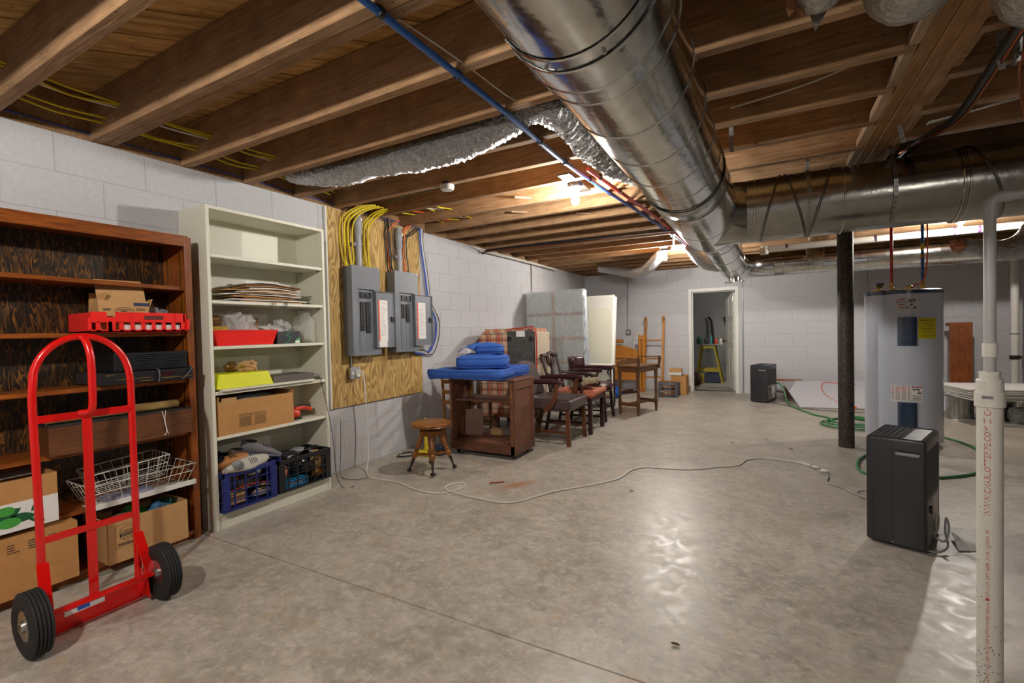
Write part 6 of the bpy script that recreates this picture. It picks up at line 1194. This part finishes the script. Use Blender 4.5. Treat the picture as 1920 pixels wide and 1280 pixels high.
# ------------------------------------------------------------------ dehumidifiers
def dehumidifier(loc, rz, label):
    t = thing('dehumidifier', label, 'dehumidifier', loc, rz, group='dehumidifiers'); w, d, h = .245, .40, .57     # x: width of front, y: depth
    def ro(f, z, inset=0):
        pts = []; r_ = .013
        for (sx, sy, a0) in ((1, -1, -90), (1, 1, 0), (-1, 1, 90), (-1, -1, 180)):
            for k in range(5): a = R(a0+22.5*k); pts.append(V((sx*(w/2-r_-inset)+r_*math.cos(a), sy*(d/2-r_-inset)+r_*math.sin(a), z)))
        return pts
    obj('housing', B().rings([ro(1, .012, .006), ro(1, .02), ro(1, h-.02), ro(1, h-.006, .003), ro(1, h, .012), ro(1, h-.006, .018), ro(1, h-.010, .02)]), DARK, t)
    gb = B().box(-w/2+.02, .022, -d/2+.03, d/2-.03, h-.009, h-.007)
    tg = obj('top_grille', gb, BLACK, t); sl = B()
    for i in range(16): y = -d/2+.03+i*(d-.06)/15; sl.box(-w/2+.02, .022, y-.002, y+.002, h-.007, h-.002)
    for i in range(6): x = -w/2+.022+i*(w/2)/5; sl.box(x-.0015, x+.0015, -d/2+.03, d/2-.03, h-.007, h-.0025)
    obj('grille_bar', sl, DARK, tg)
    obj('control_panel', B().box(.026, w/2-.022, -d/2+.026, d/2-.03, h-.009, h-.0035), mat('control_grey', '#55565a', .35), t, bevel=.002); obj('display', B().box(.045, .075, -d/2+.10, -d/2+.13, h-.0035, h-.0028), mat('green_display', '#7f9a72', .3), t)
    # front face (-y) here is the broad face with handle; side (+x) has the mesh
    # front: recessed handle and seams
    obj('handle_recess', B().box(.0, w/2-.022, -d/2-.001, -d/2+.004, h-.085, h-.058), BLACK, t, bevel=.001); obj('handle_bar', B().tube([(.004, -d/2-.002, h-.078), (w/2-.024, -d/2-.002, h-.078)], .0085, 10), SILV, t)
    obj('seam', B().box(-.012, -.0105, -d/2-.0006, -d/2+.002, .02, h-.02).box(-w/2+.03, -w/2+.031, -d/2-.0006, -d/2+.002, .02, .27), BLACK, t); obj('tank_window', B().box(-w/2+.03, -w/2+.036, -d/2-.0008, -d/2+.002, .19, .255), BLACK, t)
    obj('badge', B().cyl((-.01, -d/2-.002, .028), (-.01, -d/2, .028), .004, n=8), SILV, t)
    # right side
    ms = obj('intake_mesh', B().box(w/2-.002, w/2+.001, -d/2+.03, d/2-.04, .27, h-.06), BLACK, t); wm = B()
    for i in range(20): y = -d/2+.035+i*(d-.08)/19; wm.bar((w/2+.001, y, .27), (w/2+.001, y, h-.06), .0025, .0025)
    for i in range(16): z = .275+i*(h-.34)/15; wm.bar((w/2+.001, -d/2+.03, z), (w/2+.001, d/2-.04, z), .0025, .0025)
    obj('mesh_wire', wm, DARK, ms)
    obj('side_plate', B().box(w/2-.001, w/2+.0015, -d/2+.03, d/2-.03, .05, .262), mat('plate_grey', '#6d6b6a', .4), t, bevel=.001); obj('label_sheet', B().box(w/2+.0015, w/2+.0025, -.02, .12, .13, .25), PAPER, t); obj('drain_port', B().lathe([(.018, 0), (.018, .012), (.012, .013)], (w/2, -d/2+.09, .21), 16, 'x'), BLACK, t)
    obj('cord_holder', B().box(w/2+.0015, w/2+.004, .03, .06, .06, .13), PVC, t)
    cr_ = []
    for i in range(12): a = 2*math.pi*i/11; cr_.append((w/2+.012, .03+.045*math.cos(a), .11+.045*math.sin(a)))
    obj('drain_hose', B().tube(cr_, .004, 6), WHTC, t)
    for sx in (-1, 1):
        for sy in (-1, 1): obj('caster', B().lathe([(.008, -.006), (.009, 0), (.008, .006)], (sx*(w/2-.03), sy*(d/2-.04), .0095), 12, 'x').box(sx*(w/2-.03)-.006, sx*(w/2-.03)+.006, sy*(d/2-.04)-.006, sy*(d/2-.04)+.006, .012, .02), BLACK, t)
    return t
def dh_at(c0, ang, label):
    # c0: near-left corner; width along ang, depth at right angles
    w, d = .245, .40; u = V((math.cos(ang), math.sin(ang), 0)); v = V((-u.y, u.x, 0)); c = V(c0)+u*w/2+v*d/2
    return dehumidifier(c, ang, label)
dh_at((3.668, 3.08, 0), R(-21), 'charcoal dehumidifier standing close in front of the water heater')
dh_at((2.99, 8.0, 0), R(-19), 'charcoal dehumidifier by the far wall with green hose attached')
run('looped_cable', [(3.95, 3.12, .06), (3.99, 3.09, .05), (4.02, 3.14, .1), (4.03, 3.22, .13), (4.01, 3.16, .08), (4.0, 3.08, .03), (3.95, 3.03, .012), (3.91, 3.04, .01)], .005, SILV, 'grey looped power cord at the foot of the near dehumidifier', 'cord', n=8)
b = B().grid(lambda u, v: (4.05+.10*u+.02*v, 3.11+.2*v*(1-.6*u)+.05*u, .004+.05*max(0, .5-u)*v+.006*mnoise.noise(V((u*4, v*4, 5)))+.006), 12, 8)
o = tob('paper_towel', b, PAPER, 'white cloth lying on the floor behind the near dehumidifier', 'cloth', ang=180); o.location.z = .002
# ------------------------------------------------------------------ foreground PVC standpipe
PX, PY = 3.795, 1.92
sp = thing('standpipe', 'cream white PVC standpipe with red lettering in the foreground', 'pipe', (PX, PY, 0), world=True)
b = B().cyl((PX, PY, 0), (PX, PY, .915), .0295, n=40); obj('thick_pipe', b, PVC, sp)
obj('bell_fitting', B().lathe([(.0305, .905), (.0345, .906), (.0348, .948), (.031, .952), (.0305, .985), (.029, .987), (.0285, .99)], (PX, PY, 0), 40), PVC, sp)
obj('bushing', B().lathe([(.024, .985), (.024, 1.005)], (PX, PY, 0), 40).lathe([(.026, 1.005), (.026, 1.012)], (PX, PY, 0), 6), PVC, sp)
obj('thin_pipe', B().cyl((PX, PY, 1.0), (PX, PY, 1.50), .0142, n=32), GREYPIPE, sp); obj('coupling', B().lathe([(.0142, 1.055), (.0172, 1.056), (.0172, 1.097), (.0142, 1.098)], (PX, PY, 0), 32), PVC, sp)
obj('elbow', B().tube([(PX, PY, 1.47), (PX, PY, 1.505), (PX+.004, PY, 1.52), (PX+.014, PY, 1.53), (PX+.03, PY, 1.534), (PX+.05, PY, 1.534)], .0172, 24, sm=3), GREYPIPE, sp); obj('side_pipe', B().cyl((PX+.04, PY, 1.534), (PX+1.2, PY, 1.56), .0142, n=24), GREYPIPE, sp)
va = math.atan2(-PY, 3.2-PX) - R(8)
def onpipe(key, zc, ln, r_, name, m, ac=0.0):
    vs, fs = TXT[key]; b = B(); b._add([V((PX, PY, 0)) + V((math.cos(va+ac-p[1]*ln/r_), math.sin(va+ac-p[1]*ln/r_), 0))*r_ + V((0, 0, zc+p[0]*ln)) for p in vs], fs); obj(name, b, m, sp, smooth=False)
PRED = mat('pipe_red_print', '#b23a34', .6); onpipe('pipe1', .742, .33, .0298, 'red_lettering', PRED); onpipe('pipe2', .245, .58, .0298, 'red_lettering', PRED)
bl = B()
for i in range(40): a = R(i*.25*3.6+10); 
obj('barcode', B().box(-.001, .001, -.012, .012, .932, .940, Tr(PX+.0345*math.cos(va), PY+.0345*math.sin(va), 0) @ Rz(va)), mat('barcode_grey', '#6f6a72', .6), sp)
spk = B(); rr = random.Random(8)
for i in range(70):
    a = va+rr.uniform(-1.1, 1.1); z = abs(rr.gauss(0, .16)); d = V((math.cos(a), math.sin(a), 0)); spk.blob(V((PX, PY, z))+d*.0294, (.0013, .0013, .0022), i, .3, sub=1)
o = obj('dirt_speck', spk, INK, sp); o['kind'] = 'stuff'
# second standpipe at the far wall
s2_ = thing('far_standpipe', 'white PVC standpipe with purple joint by the far wall', 'pipe', (6.04, 8.4, 0), world=True)
obj('pipe', B().cyl((6.04, 8.4, 0), (6.04, 8.4, 2.0), .04, n=24), PVC, s2_); obj('coupling', B().lathe([(.046, .88), (.046, .98)], (6.04, 8.4, 0), 24), PVC, s2_); obj('purple_joint', B().lathe([(.047, .982), (.047, .992)], (6.04, 8.4, 0), 24, cap=False), mat('purple_primer', '#4a3050', .5), s2_); obj('pipe_clamp', B().lathe([(.05, .66), (.05, .71)], (6.04, 8.4, 0), 24).box(5.99, 6.09, 8.34, 8.36, .67, .70), IRON, s2_)
# ------------------------------------------------------------------ right rear items
OLDP = wood('orange_pine_board', '#7e3e14', '#b86a28', 2, 4, .5, 8, knots=True)
tob('wood_plank_box', B().box(5.45, 5.64, 8.55, 8.6, 0, 1.15).box(5.64, 5.68, 8.55, 8.75, 0, 1.15).box(5.45, 5.64, 8.6, 8.75, 1.1, 1.15), OLDP, 'tall knotty orange wood board box behind the water heater', 'board', bevel=.002)
for i in range(7):
    o = tob('wallboard_sheet', B().box(-.6, .6, -.35, .35, 0, .0125, Tr(5.73+.012*(i % 3)-.02*(i > 4), 7.36+.014*(i % 2), .287+i*.0185) @ Rz(R(10+1.2*(i % 3)))), PVC if i < 6 else PAPER, ['lowest', 'second lowest', 'third', 'fourth', 'fifth', 'second highest', 'topmost'][i] + ' white panel in the stack right of the water heater', 'panel', 'stacked white panels', bevel=.001)
for x, y, lb in ((5.235, 7.42, 'open galvanized duct ring under the white panels nearest the heater'), (5.62, 7.5, 'galvanized duct ring under the middle of the white panels')):
    tob('duct_ring', B().lathe([(.125, 0), (.125, .275), (.122, .275), (.122, 0)], (x, y, .001), 36, cap=False), GALV2, lb, 'duct')
tob('support_stick', B().box(5.42, 5.46, 7.5, 7.56, 0, .284), SLAT, 'short wooden stick propping the white panels', 'wood')
tob('flex_duct', B().tube([(5.62, 7.2, .1), (5.9, 7.25, .1), (6.5, 7.35, .1)], .095, 24, sm=24, jit=.1, seed=21), FOIL, 'foil flexible duct lying on the floor under the white panels', 'flexible duct', ang=180)
tob('foam_strip', B().box(-.15, .15, -.04, .04, 0, .012, Tr(5.3, 7.3, .001) @ Rz(R(14))), PAPER, 'short white foam strip on the floor right of the heater', 'foam strip')
tob('foam_strip', B().box(-.35, .35, -.05, .05, 0, .016, Tr(5.8, 7.15, .001) @ Rz(R(12))), PAPER, 'long white foam strip on the floor behind the foreground pipe', 'foam strip')
# drywall sheet over pallet
dw = thing('drywall_sheet', 'white board leaning over a low pallet along the far wall', 'board', (4.35, 8.2, 0), world=True)
A_, B_, C_, D_ = V((3.62, 7.62, .004)), V((5.35, 7.95, .004)), V((5.35, 8.95, .29)), V((3.43, 8.62, .25))
n_ = (B_-A_).cross(D_-A_).normalized()*.014
bw = B(); bw._add([A_, B_, C_, D_, A_+n_, B_+n_, C_+n_, D_+n_], [(3,2,1,0),(4,5,6,7),(0,1,5,4),(1,2,6,5),(2,3,7,6),(3,0,4,7)]); obj('sheet', bw, mat('white_board_sheet', '#c6c5cc', .55, var=.05, nscale=5), dw)
ib = B()
for (u, v, w_) in ((.12, .75, .1), (.62, .6, .08), (.85, .8, .12)):
    p = A_.lerp(B_, u).lerp(D_.lerp(C_, u), v)+n_*1.08; e = (B_-A_).normalized(); f_ = (D_-A_).normalized()
    for k in range(6): q = p+e*(k*w_/6*1.6); ib._add([q, q+e*.018, q+e*.018+f_*.016, q+f_*.016], [(0, 1, 2, 3)])
obj('stamp_print', ib, mat('faint_print', '#8a8a92', .6), dw)
pt = thing('wood_pallet', 'low dark wooden pallet under the white board', 'pallet', (3.9, 8.6, 0), world=True)
for i in range(3): obj('slat', B().box(3.45, 5.2, 8.55+i*.13, 8.63+i*.13, .14, .16), OLDP, pt)
for x in (3.5, 4.3, 5.1): obj('bearer', B().box(x-.04, x+.04, 8.55, 8.9, .0, .14), BRN, pt)
for i in range(2): tob('loose_lath', B().box(-.2, .2, -.015, .015, 0, .012, Tr(3.42+.1*i, 8.72+.05*i, .262+.012*i) @ Rz(R(-12+14*i))), OLDP, ('upper' if i else 'lower') + ' brown lath lying at the left end of the white board', 'lath')
def onsheet(u, v, h=.02): return A_.lerp(B_, u).lerp(D_.lerp(C_, u), v)+n_.normalized()*h
run('orange_cable', [onsheet(.36, .02, .024), onsheet(.30, .12), onsheet(.24, .42), onsheet(.245, .7), onsheet(.29, .93), onsheet(.38, .9), onsheet(.5, .85)], .006, mat('orange_cable_sheath', '#d4552a', .5), 'orange cord lying across the white board', 'cord', n=6)
obj('plug', B().cbox(onsheet(.365, .0, .03), (.05, .03, .03)), ORG, bpy.data.objects['orange_cable'])
# garden hose
hs = [(3.33, 8.12, .28), (3.38, 8.1, .285), (3.44, 8.05, .2), (3.47, 7.95, .05), (3.5, 7.8, .012), (3.6, 7.45, .011), (3.75, 7.05, .011), (3.86, 6.92, .011)]
for k in range(3):
    r0 = .30-.03*k; c0 = V((4.06+.02*k, 6.46, .012+.02*k))
    for i in range(12): a = R(110-30*i*-1) if False else R(120+30*i); hs.append(tuple(c0+V((r0*math.cos(a), r0*.95*math.sin(a), .002*i))))
hs += [(4.3, 6.5, .05), (4.75, 6.1, .012), (4.86, 5.75, .012), (4.82, 5.4, .012), (4.66, 4.85, .012), (4.4, 4.56, .012), (4.1, 4.4, .012), (3.9, 4.4, .012), (3.84, 4.52, .012), (3.89, 4.84, .012), (4.0, 5.1, .012)]
run('garden_hose', hs, .0105, GREENH, 'green garden hose coiled on the floor behind the steel post', 'hose', sm=5, n=8)
run('floor_cable', [(3.22, 8.02, .01), (3.4, 7.85, .006), (3.6, 7.6, .005), (3.9, 7.5, .005), (4.2, 7.45, .005), (4.5, 7.6, .005)], .004, mat('dark_wire', '#55504c', .6), 'thin dark cord on the floor in front of the white board', 'cord', n=6)
for i, (x, y, r_) in enumerate(((4.28, 3.0, .03), (4.42, 3.1, .025), (2.9, 1.75, .015), (4.35, 2.3, .03), (4.2, 2.45, .014), (2.9, 5.1, .014), (3.4, 5.05, .016), (2.35, 3.3, .012), (1.25, 4.9, .014), (3.2, 5.4, .012))):
    tob('dry_leaf', B().grid(lambda u, v: (x+r_*(u-.5)*2, y+r_*1.2*(v-.5)*math.sin(math.pi*(.1+.8*u)), .003+.008*abs(v-.5)), 6, 4), DEB, ['curled dry leaf nearest the white cloth on the floor', 'dry leaf beside the foreground pipe', 'dry leaf scrap in the foreground concrete', 'large dry leaf right of the foreground pipe', 'tiny dry leaf behind the foreground pipe', 'dry leaf on the floor joint', 'dry leaf near the steel post', 'dry leaf beside the white cord', 'dry leaf by the leather armchair', 'dry leaf beyond the floor joint'][i], 'leaf', 'dry leaves on the floor')
tob('pencil', B().cyl((1.33, 3.02, .006), (1.42, 3.09, .006), .005, n=6), [mat('pencil_red', '#a0402a', .5)], 'short red pencil lying on the concrete by the rust stain', 'pencil')
# ------------------------------------------------------------------ utility room through the door
sh_ = thing('saw_horse', 'yellow painted trestle under the far door opening', 'trestle', (2.15, 10.55, 0), world=True)
YW = mat('yellow_paint', '#a59426', .6, var=.1)
for y in (10.42, 10.72):
    obj('leg', B().bar((1.9, y, 0.0), (2.03, y, .78), .03, .06, (0, 1, 0)), YW, sh_); obj('leg', B().bar((2.42, y, 0.0), (2.27, y, .78), .03, .06, (0, 1, 0)), YW, sh_)
    obj('brace', B().box(1.95, 2.37, y-.012, y+.012, .24, .3), YW, sh_); obj('top_rail', B().box(2.0, 2.3, y-.012, y+.012, .72, .78), YW, sh_)
tob('shelf_board', B().box(1.88, 2.45, 10.35, 10.8, .79, .805), SILV, 'grey board lying across the yellow trestle', 'board')
for i, (x, w, h_, m, lb) in enumerate(((1.98, .1, .17, mat('bottle_teal', '#2f5a52', .5), 'dark green bottle carrier on the trestle board'), (2.12, .08, .14, mat('bottle_dark', '#2c3230', .5), 'dark bottle on the trestle board'), (2.21, .035, .2, mat('bottle_turq', '#3a8f86', .5), 'tall turquoise bottle on the trestle board'), (2.30, .045, .13, ORP, 'orange bottle on the trestle board'), (2.39, .06, .12, PVC, 'white jug on the trestle board'))):
    tob('bottle', B().lathe([(w*.5, 0), (w*.55, .01), (w*.55, h_*.7), (w*.3, h_*.85), (w*.25, h_), (.001, h_)], (x, 10.5, .806), 16), m, lb, 'bottle', 'bottles on the trestle board')
pt2 = thing('pressure_tank', 'blue well pressure tank in the room behind the door', 'tank', (2.68, 10.95, 0)); 
obj('tank', B().lathe([(.14, .1), (.19, .14), (.2, .3), (.2, .75), (.17, .86), (.08, .91), (.001, .92)], (0,0,0), 32), TANKB, pt2); obj('base', B().lathe([(.15, 0), (.15, .12)], (0,0,0), 24), IRON, pt2); obj('valve', B().lathe([(.03, .92), (.03, .96), (.015, .97)], (-.03, 0, 0), 12), CHROME, pt2); obj('tap', B().tube([(0, -.2, .62), (0, -.25, .62), (-.03, -.27, .6), (-.03, -.27, .55)], .014, 8), CHROME, pt2); obj('strap', B().box(-.07, -.055, -.205, -.2, .3, .85), SILV, pt2)
tob('wall_meter', B().box(2.66, 2.8, 12.14, 12.2, 1.32, 1.5), PVC, 'small white and blue meter box on the utility room wall', 'meter', bevel=.004)
run('black_hose', [(2.35, 12.15, 1.4), (2.4, 12.12, 1.25), (2.55, 12.1, 1.18), (2.72, 12.12, 1.25), (2.75, 12.14, 1.33)], .018, BLKC, 'black hose loop on the utility room wall', 'hose')
run('black_hose', [(2.0, 12.1, 1.4), (2.07, 12.05, 1.3), (2.1, 12.0, 1.0), (2.12, 12.0, .7)], .025, BLKC, 'black hose hanging down the utility room wall', 'hose')
tob('brown_sack', B().blob((1.95, 9.95, .12), (.13, .16, .14), 81, .25, flat=.12), mat('brown_sack', '#4a2c20', .8), 'brown crumpled sack on the floor inside the far door', 'sack', ang=30)
tob('dark_case', B().box(2.1, 2.38, 10.45, 10.75, 0, .2), mat('dark_blue_case', '#22304a', .5), 'dark blue case under the yellow trestle', 'case', bevel=.01)
tob('yellow_jug', B().box(2.0, 2.07, 10.3, 10.38, 0, .2), YT, 'yellow jug beside the brown sack inside the far door', 'jug', bevel=.01)
